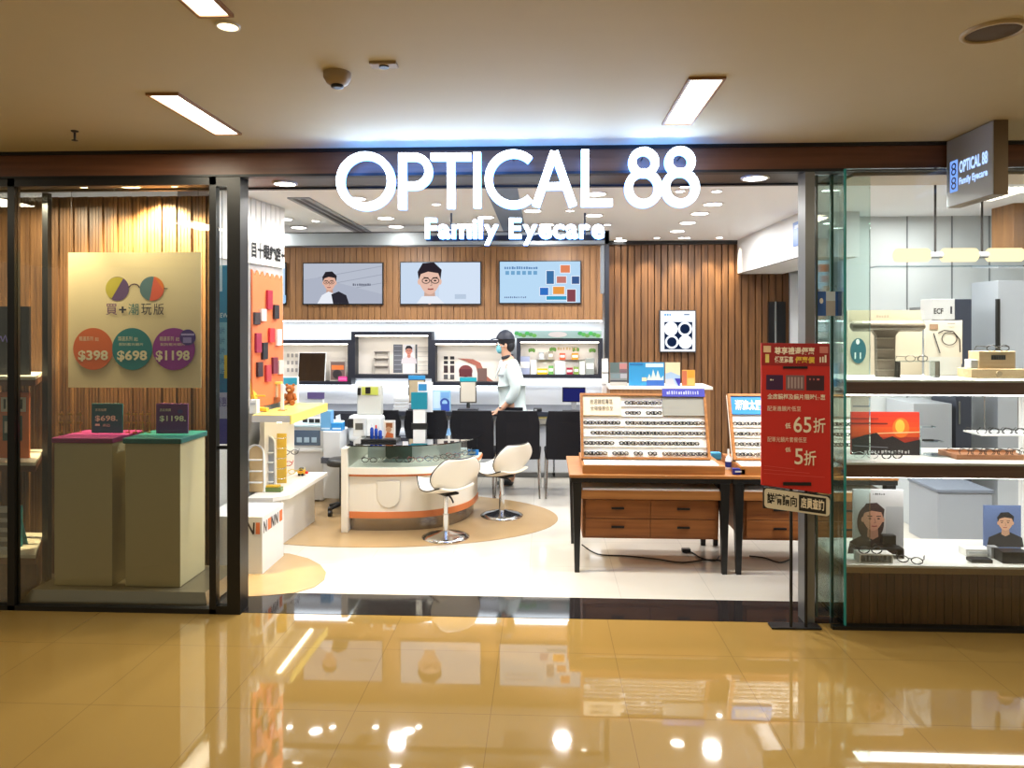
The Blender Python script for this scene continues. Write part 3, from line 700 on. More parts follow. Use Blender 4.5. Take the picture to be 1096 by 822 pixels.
# eyeglasses maker
def glasses_mb(w=.135, h=.04, r=.0022, seg=5, n=14, temple=.12):
    mb = MB(); cx = w * .27
    for s in (-1, 1):
        mb.tube([(s * cx + w * .2 * math.cos(2 * PI * i / n) * (1 + .12 * math.cos(4 * PI * i / n)), 0, h / 2 * math.sin(2 * PI * i / n)) for i in range(n)], r, None, seg, True)
        mb.tube([(s * (cx + w * .21), 0, h * .25), (s * w * .53, .01, h * .25), (s * w * .53, temple * .8, h * .25), (s * w * .5, temple, -h * .3)], r * .9, None, seg)
    mb.tube([(-w * .07, 0, h * .15), (0, -.003, h * .24), (w * .07, 0, h * .15)], r, None, seg)
    return mb
_gl = {}
def glasses(kind, mat, label, group, loc, rot=(0, 0, 0), sc=1, name='eyeglasses'):
    if kind not in _gl:
        o = glasses_mb(r=.0035 if kind == 'thick' else (.0022)).build(name, mat); _gl[kind] = o
        o.data.name = 'eyeglass_frame_' + kind; tag(o, label, 'eyeglasses', group); new = o
    else:
        new = _gl[kind].copy(); COL.objects.link(new); new['label'] = label
        if group: new['group'] = group
        elif 'group' in new: del new['group']
        if new.data.materials[0] != mat:
            new.data = new.data.copy(); new.data.materials[0] = mat
    new.location = loc; new.rotation_euler = rot; new.scale = (sc,) * 3
    return new
def aG(p):
    p.rect(995, 347, 1004, 353, c(150, 120, 95)); p.ringl(1016, 363, 8, 7, .9, c(50, 40, 40)); p.line([(1004, 357), (1010, 354), (1020, 355), (1027, 364), (1027.5, 378)], 1.3, c(40, 34, 34)); p.line([(999, 357), (1006, 379)], 1.2, c(40, 40, 46))
    p.rect(994, 383, 1028, 403, c(205, 205, 200)); p.rect(1014, 346, 1022, 347, c(150, 140, 130))
cardp(990, 343, 1030, 4.6, z, M((214, 206, 190), .5), 'display_board', 'beige board with a line drawing of eyeglasses on the top window shelf', 'display board', aG)
t = thing('acrylic_riser', 'clear acrylic riser between the two beige boards', 'display stand', (XX(975, 4.45), 4.45, z))
X0, X1 = XX(960, 4.45), XX(1003, 4.45); zt = ZZ(975, 386, 4.45)
MB().box((X0, 4.42, zt - .006), (X1, 4.52, zt)).build('top', ACRYL, t)
MB().box((X0, 4.42, z), (X0 + .006, 4.52, zt - .006)).build('leg', ACRYL, t); MB().box((X1 - .006, 4.42, z), (X1, 4.52, zt - .006)).build('leg', ACRYL, t)
glasses('thin', DARK, 'thin dark eyeglasses lying on the clear acrylic riser', None, (XX(980, 4.45), 4.44, zt + .014))
GP = M((72, 76, 84), .5)
t = thing('stationery_holder', 'small dark grey holder beside the drawing of eyeglasses', 'holder', (XX(1034, 4.5), 4.5, z))
MB().box((XX(1030, 4.5), 4.5, z), (XX(1038, 4.5), 4.55, z + .05)).build('cup', GP, t)
for q in (1031, 1034, 1037): MB().cyl((XX(q, 4.5), 4.52, z + .05), (XX(q, 4.5) + .005, 4.52, z + .08), .004, seg=6).build('pen', GP, t)
BEI = wood('pale_wood', (196, 166, 126), (214, 188, 150), 'X', .5)
t = thing('wooden_box', 'wide low pale wooden box with small badges on the top window shelf', 'box', (XX(1068, 4.45), 4.45, z))
X0, X1 = XX(1040, 4.4), XX(1100, 4.4); zt = ZZ(1068, 395, 4.4)
MB().box((X0, 4.4, z), (X1, 4.55, zt)).build('block', BEI, t, .002)
MB().cyl((XX(1070, 4.39), 4.392, (z + zt) / 2), (XX(1070, 4.39), 4.4, (z + zt) / 2), .016).build('badge', M((150, 130, 100), .4), t)
t = thing('wooden_box', 'smaller pale wooden block with a dark ribbed label stacked on the low box', 'box', (XX(1066, 4.45), 4.45, zt))
X0, X1 = XX(1048, 4.42), XX(1087, 4.42); zt2 = ZZ(1068, 376, 4.42)
MB().box((X0, 4.42, zt + .001), (X1, 4.53, zt2)).build('block', BEI, t, .002)
mb = MB()
for q in range(6): mb.box((XX(1062 + q * 2.6, 4.41), 4.415, ZZ(1068, 385, 4.42)), (XX(1064 + q * 2.6, 4.41), 4.42, ZZ(1068, 380, 4.42)))
mb.build('ribbed_label', DARK, t)
t = thing('glasses_case', 'pale grey case standing beside the smaller wooden block', 'glasses case', (XX(1042, 4.45), 4.45, zt))
MB().box((XX(1039.5, 4.43), 4.43, zt + .001), (XX(1047, 4.43), 4.5, ZZ(1043, 385, 4.43))).build('case', LGREY, t, .003)
glasses('thick', BLACK, 'thick black eyeglasses resting on the smaller wooden block', None, (XX(1067, 4.45), 4.44, zt2 + .018))
# ---- middle shelf
z = uz[1] + .001
def aSun(p):
    for i, q in enumerate(((200, 44, 20), (214, 54, 20), (226, 66, 22), (232, 84, 26), (222, 80, 26))): p.rect(911, 441 + i * 6, 984, 441 + i * 6 + 6.2, c(*q))
    p.rect(911, 454, 950, 456, c(120, 24, 16)); p.rect(911, 448, 940, 450, c(160, 36, 20))
    p.ell(964, 460, 9, 12, c(240, 118, 34)); p.ell(963, 458, 5, 8, c(252, 190, 70)); p.line([(935, 467), (984, 465)], 1.2, c(250, 200, 150))
    p.poly([(911, 474), (925, 469), (938, 466), (945, 474), (955, 470), (968, 478), (984, 474), (984, 493), (911, 493)], c(30, 18, 20))
    p.line([(914, 482), (950, 484)], 1, c(120, 120, 130)); p.marks(925, 487, 50, 4, 14, c(190, 190, 190))
cardp(911, 441, 984, 4.5, z, M((180, 50, 30), .5), 'sunset_picture', 'glossy picture of a fiery orange sunset over dark hills on the middle window shelf', 'picture', aSun, .015, 493)
glasses('thick', BLACK, 'black eyeglasses in front of the sunset picture', None, (XX(953, 4.4), 4.38, z + .018), (0, 0, .2))
glasses('thin', CHROME, 'silver rimmed eyeglasses beside the sunset picture', None, (XX(925, 4.4), 4.38, z + .018), (0, 0, -.3))
t = thing('pale_picture', 'plain pale picture frame behind the sunset picture', 'picture', (XX(922, 4.68), 4.68, z))
X0, X1, zt, zb = R4(911, 424, 932, 470, 4.68)
MB().box((X0, 4.68, z), (X1, 4.69, zt)).build('mount', M((214, 206, 190), .5), t); MB().box((X0 + .01, 4.676, zt - .07), (X1 - .01, 4.68, zt - .06)).build('label_strip', GREY, t)
t = thing('acrylic_steps', 'clear acrylic step stand beside the sunset picture', 'display stand', (XX(993, 4.5), 4.5, z))
for i, (a, b, q) in enumerate(((986, 1000, 456), (986, 1006, 471), (990, 1022, 485))):
    X0, X1 = XX(a, 4.5), XX(b, 4.5); zt = ZZ(995, q, 4.5); MB().box((X0, 4.48 + i * -.03, zt - .006), (X1, 4.52, zt)).build('step', ACRYL, t)
    MB().box((X0, 4.515, z), (X0 + .006, 4.52, zt - .006)).build('riser', ACRYL, t)
MB().box((XX(987, 4.46), 4.455, ZZ(995, 472, 4.46)), (XX(999, 4.46), 4.46, ZZ(995, 470, 4.46))).build('label', DARK, t)
t = thing('wooden_tray', 'long reddish wooden tray with ribbed front on the middle window shelf', 'tray', (XX(1062, 4.4), 4.4, z))
X0, X1 = XX(1024, 4.36), XX(1110, 4.36); zt = ZZ(1062, 487, 4.36)
TW = wood('tray_wood', (156, 100, 64), (190, 136, 96), 'X', .5)
MB().box((X0, 4.36, z), (X1, 4.56, z + .012)).build('base', TW, t)
MB().box((X0, 4.36, z + .0125), (X1, 4.372, zt)).box((X0, 4.55, z + .0125), (X1, 4.562, zt)).box((X0, 4.372, z + .0125), (X0 + .012, 4.55, zt)).build('rim', TW, t)
for i in range(5): glasses('thin', DARK, 'slim eyeglasses lying in the reddish wooden tray', 'eyeglasses in the wooden tray', (XX(1036 + i * 14, 4.45), 4.43, z + .032), (0, 0, .1))
t = thing('glass_shelf', 'bright floating glass shelf above the reddish wooden tray', 'shelf', (XX(1070, 4.6), 4.6, ZZ(1070, 464, 4.6)))
q = ZZ(1070, 464, 4.6)
MB().box((XX(1046, 4.6), 4.56, q - .01), (XX(1110, 4.6), 4.75, q)).build('panel', M((240, 244, 246), .3), t)
for a in (1056, 1092): MB().cyl((XX(a, 4.7), 4.72, q), (XX(a, 4.7), 4.72, uz[0] - .086), .003, seg=6).build('wire', CHROME, t)
for i in range(4): glasses('thin', DARK, 'thin eyeglasses on the floating glass shelf', 'eyeglasses on the glass shelf', (XX(1055 + i * 14, 4.62), 4.6, q + .014))
# ---- bottom shelf
z = uz[2] + .001
def face(p, cx, cy, s, skin, hair, cloth, look=0, specs=True, longh=False, beard=False, shoulders=True):
    """plain generic portrait: s = half head height"""
    m = lambda q: M(q, .55) if not getattr(p, 'lit', 0) else E(q, p.lit)
    if longh: p.ell(cx - look * .2 * s, cy + .35 * s, 1.0 * s, 1.5 * s, m(hair))
    if shoulders:
        p.poly([(cx - 1.9 * s, cy + 3.1 * s), (cx - 1.7 * s, cy + 1.9 * s), (cx - .5 * s, cy + 1.25 * s), (cx + .5 * s, cy + 1.25 * s), (cx + 1.7 * s, cy + 1.9 * s), (cx + 1.9 * s, cy + 3.1 * s)], m(cloth))
    p.poly([(cx - .35 * s, cy + .5 * s), (cx + .35 * s, cy + .5 * s), (cx + .42 * s, cy + 1.5 * s), (cx, cy + 1.75 * s), (cx - .42 * s, cy + 1.5 * s)], m(tuple(x * .88 for x in skin)))
    p.ell(cx - .74 * s, cy + .1 * s, .12 * s, .22 * s, m(skin), 12); p.ell(cx + .74 * s, cy + .1 * s, .12 * s, .22 * s, m(skin), 12)
    p.poly([(cx + .74 * s * math.cos(a) * (1 if math.sin(a) < .2 else 1 - .25 * (math.sin(a) - .2)), cy + 1.02 * s * math.sin(a)) for a in [2 * PI * i / 28 for i in range(28)]], m(skin))
    p.poly([(cx - .78 * s, cy - .05 * s), (cx - .86 * s, cy - .6 * s), (cx - .5 * s, cy - 1.22 * s), (cx + .3 * s, cy - 1.28 * s), (cx + .86 * s, cy - .75 * s), (cx + .78 * s, cy - .05 * s), (cx + .62 * s, cy - .5 * s), (cx - .1 * s, cy - .62 * s), (cx - .62 * s, cy - .45 * s)], m(hair))
    o = look * .12 * s; dk = m((40, 28, 26))
    for q in (-1, 1):
        p.ell(cx + o + q * .32 * s, cy + .02 * s, .11 * s, .06 * s, dk, 10); p.line([(cx + o + q * .15 * s, cy - .17 * s), (cx + o + q * .5 * s, cy - .2 * s)], .07 * s, dk)
    p.line([(cx + o, cy), (cx + o + .1 * s, cy + .35 * s), (cx + o - .04 * s, cy + .38 * s)], .05 * s, m(tuple(x * .7 for x in skin)))
    p.line([(cx + o - .2 * s, cy + .62 * s), (cx + o, cy + .65 * s), (cx + o + .2 * s, cy + .61 * s)], .09 * s, m((150, 70, 64)))
    if specs:
        for q in (-1, 1): p.ringl(cx + o + q * .33 * s, cy + .03 * s, .27 * s, .19 * s, .055 * s, dk, 16)
        p.line([(cx + o - .07 * s, cy), (cx + o + .07 * s, cy)], .05 * s, dk)
def aWom(p):
    p.rect(948, 544, 967, 590, c(176, 178, 186)); face(p, 934, 558, 14.5, (206, 150, 128), (58, 36, 38), (50, 36, 40), .8, False, True)
    p.marks(934, 528, 13, 2, 6, c(40, 40, 44))
cardp(913, 524, 967, 4.45, z, M((200, 200, 204), .5), 'portrait_card', 'portrait card of a woman with long dark hair on the lowest window shelf', 'portrait card', aWom, .01, 600)
def aMan(p): face(p, 1076, 563, 10.5, (206, 160, 130), (24, 22, 26), (30, 30, 34), -.6, False)
cardp(1053, 541, 1093, 4.55, z, M((96, 116, 160), .5), 'portrait_card', 'blue portrait card of a smiling man in a dark jacket on the lowest window shelf', 'portrait card', aMan, .01, 600)
t = thing('eyewear_stand', 'black stepped eyewear stand in front of the portrait of the woman', 'eyewear stand', (XX(953, 4.38), 4.38, z))
X0, X1 = XX(940, 4.38), XX(966, 4.38)
MB().box((X0, 4.36, ZZ(950, 586, 4.38) - .008), (X1, 4.43, ZZ(950, 586, 4.38))).build('lower_shelf', BLACK, t, .002)
MB().box((X0 + .03, 4.39, ZZ(950, 577, 4.38) - .04), (X1 - .03, 4.43, ZZ(950, 577, 4.38) + .02)).build('back', BLACK, t, .006)
MB().box((X0, 4.36, z), (X0 + .008, 4.43, ZZ(950, 586, 4.38) - .008)).build('leg', BLACK, t); MB().box((X1 - .008, 4.36, z), (X1, 4.43, ZZ(950, 586, 4.38) - .008)).build('leg', BLACK, t)
t = thing('white_tray', 'white display tray with a ribbed front below the portrait of the woman', 'tray', (XX(940, 4.3), 4.3, z))
X0, X1 = XX(920, 4.27), XX(956, 4.27)
MB().box((X0, 4.27, z + .045), (X1, 4.35, z + .053)).build('top', WHITE, t, .002)
mb = MB().box((X0, 4.27, z), (X0 + .008, 4.35, z + .045)).box((X1 - .008, 4.27, z), (X1, 4.35, z + .045)).build('side_panel', WHITE, t)
mb = MB()
for q in range(8): mb.box((X0 + .02 + q * .02, 4.29, z + .004), (X0 + .032 + q * .02, 4.32, z + .04))
mb.build('insert', M((120, 116, 110), .4), t)
glasses('thick', BLACK, 'black eyeglasses on top of the white display tray', None, (XX(930, 4.3), 4.28, z + .073))
glasses('thick', DARK, 'dark eyeglasses lying right of the white tray', None, (XX(972, 4.3), 4.28, z + .02), (0, 0, -.5))
t = thing('product_box', 'white product box behind the small black block on the lowest window shelf', 'box', (XX(1048, 4.42), 4.42, z))
MB().box((XX(1034, 4.42), 4.42, z), (XX(1062, 4.42), 4.5, ZZ(1048, 588, 4.42))).build('carton', WHITE, t, .002)
MB().box((XX(1036, 4.42), 4.41, ZZ(1048, 592, 4.42)), (XX(1061, 4.42), 4.418, ZZ(1048, 590, 4.42))).build('label', LGREY, t)
t = thing('display_block', 'small black display block before the white product box', 'display block', (XX(1051, 4.3), 4.3, z))
MB().box((XX(1040, 4.3), 4.3, z), (XX(1063, 4.3), 4.36, ZZ(1048, 599, 4.3))).build('block', BLACK, t, .003)
t = thing('display_block', 'larger black display block below the portrait of the man', 'display block', (XX(1085, 4.3), 4.3, z))
MB().box((XX(1073, 4.3), 4.3, z), (XX(1102, 4.3), 4.38, ZZ(1085, 591, 4.3))).build('block', BLACK, t, .003)
MB().box((XX(1064, 4.36), 4.385, z), (XX(1072, 4.36), 4.43, ZZ(1068, 586, 4.38))).build('side_card', GREY, t)

# room behind the window
Yc = 6.88
def stand(name, x0, y0, x1, y1, Y, d, mat, label, cat, grounded=True, bev=.004, parts=None):
    xm = (x0 + x1) / 2; X0, X1 = XX(x0, Y), XX(x1, Y); zt = ZZ(xm, y0, Y); zb = 0 if grounded else ZZ(xm, y1, Y)
    t = thing(name, label, cat, ((X0 + X1) / 2, Y + d / 2, zb))
    MB().box((X0, Y, zb), (X1, Y + d, zt)).build('body', mat, t, bev)
    return t, X0, X1, zb, zt
t, X0, X1, zb, zt = stand('test_chart_box', 998, 320, 1022, 342, 6.3, .2, WHITE, 'white eye test chart box with black letters seen through the window', 'eye chart', False)
p = Pic(998, 320, 1022, 342, (X0, 6.3, zt), (X1, 6.3, zt), (X0, 6.3, zb), nrm=(0, -1, 0)); p.text('ECF', 999.5, 330, 10, 6, DARK, .03); p.rect(1017, 328, 1019, 336, c(60, 60, 70)); p.build('letters', t)
MB().box((XX(1008, 6.35), 6.5, (zb + zt) / 2 - .03), ((X0 + X1) / 2 + .03, 6.9, (zb + zt) / 2 + .03)).build('bracket', GREY, t)
t, X0, X1, zb, zt = stand('tall_cabinet', 1023, 320, 1040, 403, 6.4, .4, M((60, 66, 82), .4), 'tall dark slate cabinet behind the window', 'cabinet')
MB().box((X0 + .02, 6.39, .9), (X0 + .035, 6.4, 1.1)).build('handle', CHROME, t)
t, X0, X1, zb, zt = stand('wardrobe', 1068, 300, 1120, 400, 6.5, .39, M((200, 206, 214), .35), 'pale grey cupboard with a long dark handle behind the window', 'cupboard')
MB().box((XX(1066, 6.49) - .0, 6.47, ZZ(1066, 393, 6.49)), (XX(1069, 6.49), 6.5, ZZ(1066, 320, 6.49))).build('handle', DARK, t)
t, X0, X1, zb, zt = stand('wood_panel_post', 1085, 209, 1120, 268, 6.2, .3, WOOD_HEAD, 'light wooden panel at the far upper corner behind the blade sign', 'panel', False)
t, X0, X1, zb, zt = stand('low_bench', 1004, 528, 1062, 600, 5.75, .45, M((150, 156, 166), .4), 'low grey bench in the consulting room between the two portraits', 'bench')
MB().box((X0 - .01, 5.74, zt + .001), (X1 + .01, 6.21, zt + .03)).build('cushion', M((110, 118, 132), .6), t, .006)
t, X0, X1, zb, zt = stand('low_sideboard', 978, 432, 1019, 600, 6.35, .5, M((186, 192, 198), .4), 'pale grey sideboard with a shelf niche behind the acrylic steps', 'sideboard')
MB().box((X0 + .05, 6.29, .55), (X1 - .05, 6.3, .6)).box((X0 + .05, 6.29, .25), (X1 - .05, 6.3, .5)).build('niche', M((70, 76, 88), .4), t)
MB().box((X0 + .12, 6.285, .3), (X0 + .3, 6.292, .36)).build('tissue_box', WHITE, t)

# ================================================================= RED PROMOTION SIGN
Ys = 4.17
def sx(px): return XX(px, Ys)
z0 = 0.022
ps = thing('promotion_stand', 'tall red discount sign on two thin black poles at the shop entrance', 'sign stand', (sx(856), Ys, .0))
# board slightly tilted like the photo: corners
co = [(815, 367), (888, 368), (889.5, 529), (815, 519)]
P4 = [W(a, b, Ys) for a, b in co]
def slab(P4, d, mat, nm, parent):
    mb = MB(); bk = [v + Vector((0, d, 0)) for v in P4]; mb.add(P4 + bk, [(0, 3, 2, 1), (4, 5, 6, 7), (0, 1, 5, 4), (1, 2, 6, 5), (2, 3, 7, 6), (3, 0, 4, 7)], mat); return mb.build(nm, None, parent)
slab(P4, .012, RED, 'board', ps)
p = Pic(815, 367, 888, 519, P4[0], P4[1], P4[3], nrm=(0, -1, 0))
DR = c(150, 28, 30); PW = c(236, 226, 205)
p.rect(815, 367, 888, 391, DR); p.text('尊享禮遇優惠', 829, 371, 43, 8, PW, .03); p.text('低至驚喜', 829, 381, 20, 7, PW, .03); p.text('優惠價', 851, 381, 21, 7, c(226, 190, 70), .03)
p.rect(817, 370, 825, 377, c(220, 190, 150)); p.rect(819, 379, 823, 388, c(226, 210, 120)); p.rect(877, 370, 886, 377, c(200, 120, 110)); p.marks(877, 379, 8, 8, 3, PW)
p.build('header_print', ps); p = Pic(815, 367, 888, 519, P4[0], P4[1], P4[3], nrm=(0, -1, 0))
for (qa, qb, ra, rb) in ((838, 864, 392, 394.5), (838, 868, 516, 519.5)): MB().box((sx(qa), Ys - .006, ZZ(851, ra, Ys)), (sx(qb), Ys - .0005, ZZ(851, rb, Ys))).build('clip', BLACK, ps)
p.rect(820, 401, 838, 417, c(60, 26, 66)); p.rect(841, 401, 861, 417, c(120, 90, 96)); p.rect(863, 401, 882, 417, c(54, 26, 40))
for q in range(5): p.rect(843 + q * 3.5, 403, 845 + q * 3.5, 415, c(170, 150, 150))
p.marks(824, 405, 5, 2, 2, PW); p.marks(866, 404, 12, 2, 3, c(190, 100, 100))
p.text('全店鏡框及鏡片限時優惠', 821, 421, 62, 6, PW, .02); p.text('配漸進鏡片低至', 821, 434, 36, 5.5, PW)
p.text('低', 840, 452, 6, 6, PW, .02); p.text('65', 849, 445, 19, 17, PW, .01); p.text('折', 870, 446, 13, 16, PW, .012)
p.text('配單光鏡片套餐低至', 821, 467, 42, 5.5, PW); p.text('低', 840, 478, 6, 5, PW, .02); p.text('5', 850, 479, 9, 17, PW, .01); p.text('折', 860, 481, 13, 16, PW, .012)
for q in range(3): p.line([(817, 498 + q * 4), (850 + q * 16, 501 + q * 4)], .5, c(214, 90, 80))
p.build('print', ps)
co = [(817, 521), (889, 531), (886, 550), (817, 544)]
P5 = [W(a, b, Ys - .01) for a, b in co]
slab(P5, .012, BLACK, 'lower_board', ps)
p = Pic(817, 521, 889, 544, P5[0], P5[1], P5[3], nrm=(0, -1, 0))
def rr(p, x0, y0, x1, y1, r, m):
    pts = []
    for cx, cy, a in ((x1 - r, y0 + r, -90), (x1 - r, y1 - r, 0), (x0 + r, y1 - r, 90), (x0 + r, y0 + r, 180)):
        pts += [(cx + r * math.cos(math.radians(a + q)), cy + r * math.sin(math.radians(a + q))) for q in range(0, 91, 18)]
    p.poly(pts, m)
rr(p, 818, 522, 888, 543, 4, c(214, 208, 190)); p.text('詳情請向', 821, 526, 32, 12, BLACK, .03); p.rect(855, 524, 884, 541, BLACK); p.text('店員查詢', 857, 526, 25, 12, PW, .03)
p.build('print', ps)
yP = Ys + .02
for a in (848, 864):
    MB().cyl((sx(a), yP, .012), (sx(a), yP, ZZ(a, 380, Ys)), .009, seg=10).build('pole', BLACK, ps)
MB().box((sx(826), yP - .02, .0022), (sx(880), yP + .06, .012)).build('base', BLACK, ps, .002)
# ================================================================= LEFT GONDOLA AND COLUMN
dc = thing('display_column', 'white fluted column panel with an orange frame board near the entrance', 'display column', (-2.4, 5.6, 0))
A, B = Vector((-2.47, 5.12)), Vector((-2.31, 6.2)); dirv = (B - A); Lc = dirv.length; dn = dirv.normalized(); nr = Vector((dn.y, -dn.x))
def cpt(s, z, off=0):  # along 0..1
    q = A + dirv * s + nr * off; return Vector((q.x, q.y, z))
def cpanel(s0, s1, z0, z1, th, mat, name, parent, off=0):
    mb = MB(); a = [cpt(s0, z0, off), cpt(s1, z0, off), cpt(s1, z1, off), cpt(s0, z1, off)]; b = [cpt(s0, z0, off + th), cpt(s1, z0, off + th), cpt(s1, z1, off + th), cpt(s0, z1, off + th)]
    mb.add(a + b, [(0, 3, 2, 1)[::1], (4, 5, 6, 7), (0, 1, 5, 4), (1, 2, 6, 5), (2, 3, 7, 6), (3, 0, 4, 7)], mat); return mb.build(name, None, parent)
cpanel(0, 1, 0, SHOPC - .002, .0, WHITE, 'face', dc)
MB().prism([A - nr * .25 * 1, B - nr * .25, B - nr * .001, A - nr * .001], 0, SHOPC - .002).build('core', WHITE, dc)
mb = MB()
for i in range(14):
    s = i / 14
    a = [cpt(s, 2.27, 0), cpt(s + .06, 2.27, 0), cpt(s + .06, SHOPC - .004, 0), cpt(s, SHOPC - .004, 0)]; b = [v + Vector((nr.x, nr.y, 0)) * .02 for v in a]
    mb.add(a + b, [(4, 5, 6, 7), (0, 1, 5, 4), (1, 2, 6, 5), (2, 3, 7, 6), (3, 0, 4, 7)])
mb.build('flute', M((248, 246, 240), .4), dc)
p = Pic(0, 0, 100, 100, cpt(0, 2.45, .024), cpt(1, 2.45, .024), cpt(0, 1.0, .022), nrm=(nr.x, nr.y, 0))
p.text('目十眼鏡店+', 50, 0, 48, 9.5, BLACK, .04)
OB = M((226, 120, 74), .5)
for i in range(5): pass
p.build('lettering', dc)
mb = MB(); pts = [(.50, 2.2)]
# scalloped orange board
prof = []
for i in range(13): s = .52 + .44 * i / 12; prof.append((s, 2.22 - .05 * (i % 2) - .02 * i / 12))
prof += [(.97, 1.6), (.97, 1.12), (.9, 1.09), (.6, 1.09), (.52, 1.2)]
a = [cpt(s, z, .004) for s, z in prof]; b = [cpt(s, z, .02) for s, z in prof]; n = len(a)
MB().add(a + b, [tuple(range(n - 1, -1, -1)), tuple(range(n, 2 * n))] + [(i, (i + 1) % n, (i + 1) % n + n, i + n) for i in range(n)], None).build('orange_board', OB, dc, fix=True)
# frames hung on the orange board
random.seed(3)
cols = [(60, 50, 52), (200, 190, 184), (160, 40, 60), (40, 40, 44), (150, 40, 70), (36, 36, 42), (196, 50, 60), (220, 214, 206), (60, 40, 48), (180, 60, 70), (110, 40, 60), (210, 200, 190)]
spots = [(.56, 1.82, .1), (.65, 1.85, .1), (.74, 1.98, .16), (.84, 1.88, .12), (.58, 1.62, .16), (.67, 1.55, .14), (.77, 1.68, .12), (.88, 1.66, .14), (.6, 1.4, .12), (.72, 1.36, .14), (.82, 1.42, .14), (.91, 1.4, .12)]
for (s, zc_, h), q in zip(spots, cols):
    a = cpt(s, zc_, .021)
    o = cpanel(s - .035, s + .035, zc_ - h / 2, zc_ + h / 2, .02, M(q, .4), 'product_pack', None, .0215)
    tag(o, 'small %s pack hanging on the orange board at %s height' % ({60: 'charcoal', 200: 'pale grey', 160: 'crimson', 40: 'black', 150: 'plum', 36: 'near black', 196: 'scarlet', 220: 'ivory', 180: 'rose', 110: 'maroon', 210: 'cream'}[q[0]], 'top' if zc_ > 1.8 else 'middle' if zc_ > 1.5 else 'lower'), 'eyewear pack')
# counter with yellow top
gy = thing('yellow_counter', 'white counter slab with a pale yellow edge and top by the orange board', 'counter', (-2.15, 5.95, 0))
mb = MB().prism([(-2.3, 5.5), (-1.995, 5.5), (-1.98, 6.4), (-2.3, 6.4)], 1.0, 1.052, M((214, 210, 202), .4))
mb.build('slab', None, gy)
MB().prism([(-2.298, 5.502), (-1.997, 5.502), (-1.982, 6.398), (-2.298, 6.398)], 1.052, 1.056).build('top', YELLOW, gy)
MB().prism([(-1.9945, 5.5), (-1.985, 5.5), (-1.97, 6.4), (-1.9795, 6.4)], .985, 1.056).build('yellow_edge', YELLOW, gy)
MB().box((-2.3, 5.66, 0), (-2.262, 6.35, .999)).build('pedestal', M((226, 218, 204), .5), gy)
MB().box((-2.12, 5.56, .988), (-2.09, 6.35, .999)).build('led_strip', E((255, 240, 200), 12), gy)
gl_ = thing('lower_display_shelf', 'white lower shelf with a slanted corner holding spectacle holders and toys', 'shelf', (-2.1, 5.9, 0))
MB().prism([(-2.3, 5.40), (-2.1, 5.42), (-2.0, 5.52), (-1.97, 6.4), (-2.261, 6.4), (-2.261, 5.65), (-2.3, 5.65)], .395, .425).build('slab', M((236, 232, 224), .4), gl_)
MB().prism([(-2.26, 5.5), (-2.1, 5.6), (-2.06, 6.3), (-2.26, 6.3)], 0, .385).build('support', M((214, 212, 208), .5), gl_)
MB().prism([(-2.12, 5.62), (-2.09, 5.62), (-2.05, 6.3), (-2.08, 6.3)], .386, .394).build('led_strip', E((255, 240, 200), 10), gl_)
lc = thing('low_white_cabinet', 'low white cabinet with an orange and black zigzag pattern along its rim', 'cabinet', (-2.2, 5.1, 0))
MB().box((-2.41, 4.93, 0), (-1.985, 5.34, .41)).build('carcass', M((226, 226, 226), .4), lc, .003)
p = Pic(0, 0, 100, 100, (-1.985, 4.93, .41), (-1.985, 5.34, .41), (-1.985, 4.93, 0), nrm=(1, 0, 0))
for k, (a, m) in enumerate(((6, 'z'), (24, 'o'), (40, 'z'), (58, 'z'), (78, 'o'))):
    if m == 'o': p.rect(a, 10, a + 14, 30, M((222, 122, 74), .5))
    else: p.line([(a, 30), (a + 1, 10), (a + 11, 30), (a + 12, 10)], 3, M((70, 60, 60), .5))
p.build('pattern', lc)
p = Pic(0, 0, 100, 100, (-2.41, 4.93, .41), (-1.985, 4.93, .41), (-2.41, 4.93, 0), nrm=(0, -1, 0))
for a in (50, 74): p.line([(a, 30), (a + 1, 10), (a + 11, 30), (a + 12, 10)], 3, M((70, 60, 60), .5)); p.rect(a + 15, 10, a + 22, 30, M((222, 122, 74), .5))
p.build('pattern', lc)

# items on yellow counter (z 1.056)
z = 1.057
def at(px, Y): return XX(px, Y)
t = thing('phone_stand', 'bent orange lounge-shaped eyewear stand on the yellow counter', 'eyewear stand', (at(277, 5.7), 5.7, z))
OY = M((240, 178, 50), .45)
X = at(277, 5.7)
pr = [(X - .10, z + .30), (X - .07, z + .31), (X - .01, z + .04), (X + .07, z + .03), (X + .07, z + .005), (X - .04, z + .005)]
MB().prismY(pr, 5.68, 5.74).build('body', OY, t, .004)
MB().cyl((X - .03, 5.71, z + .13), (X + .05, 5.71, z + .13), .006).build('support_bar', OY, t)
t = thing('round_mirror', 'small teal and yellow oval counter mirror beside the orange stand', 'mirror', (at(269, 5.9), 5.9, z))
X = at(271, 5.9)
MB().lathe((X, 5.9, z), [(.05, 0), (.05, .01), (.01, .015)]).build('foot', WHITE, t)
MB().cyl((X, 5.9, z + .012), (X, 5.9, z + .13), .006).build('stem', WHITE, t)
mb = MB().sph((X, 5.9, z + .22), (.06, .012, .1)); mb.build('plate', M((90, 160, 160), .3), t)
mb = MB().sph((X - .035, 5.89, z + .24), (.04, .012, .08)); mb.build('tinted_lens', M((190, 180, 90), .3), t)
t = thing('white_box', 'small white card box at the foot of the orange stand', 'box', (at(273, 5.62), 5.62, z))
X = at(272, 5.6); MB().box((X - .03, 5.58, z), (X + .03, 5.64, z + .11)).build('carton', WHITE, t, .002); MB().box((X - .02, 5.578, z + .07), (X + .02, 5.58, z + .09)).build('label', LGREY, t)
t = thing('glass_rack', 'clear rack with yellow topped holders on the yellow counter', 'display rack', (at(288, 6.1), 6.1, z))
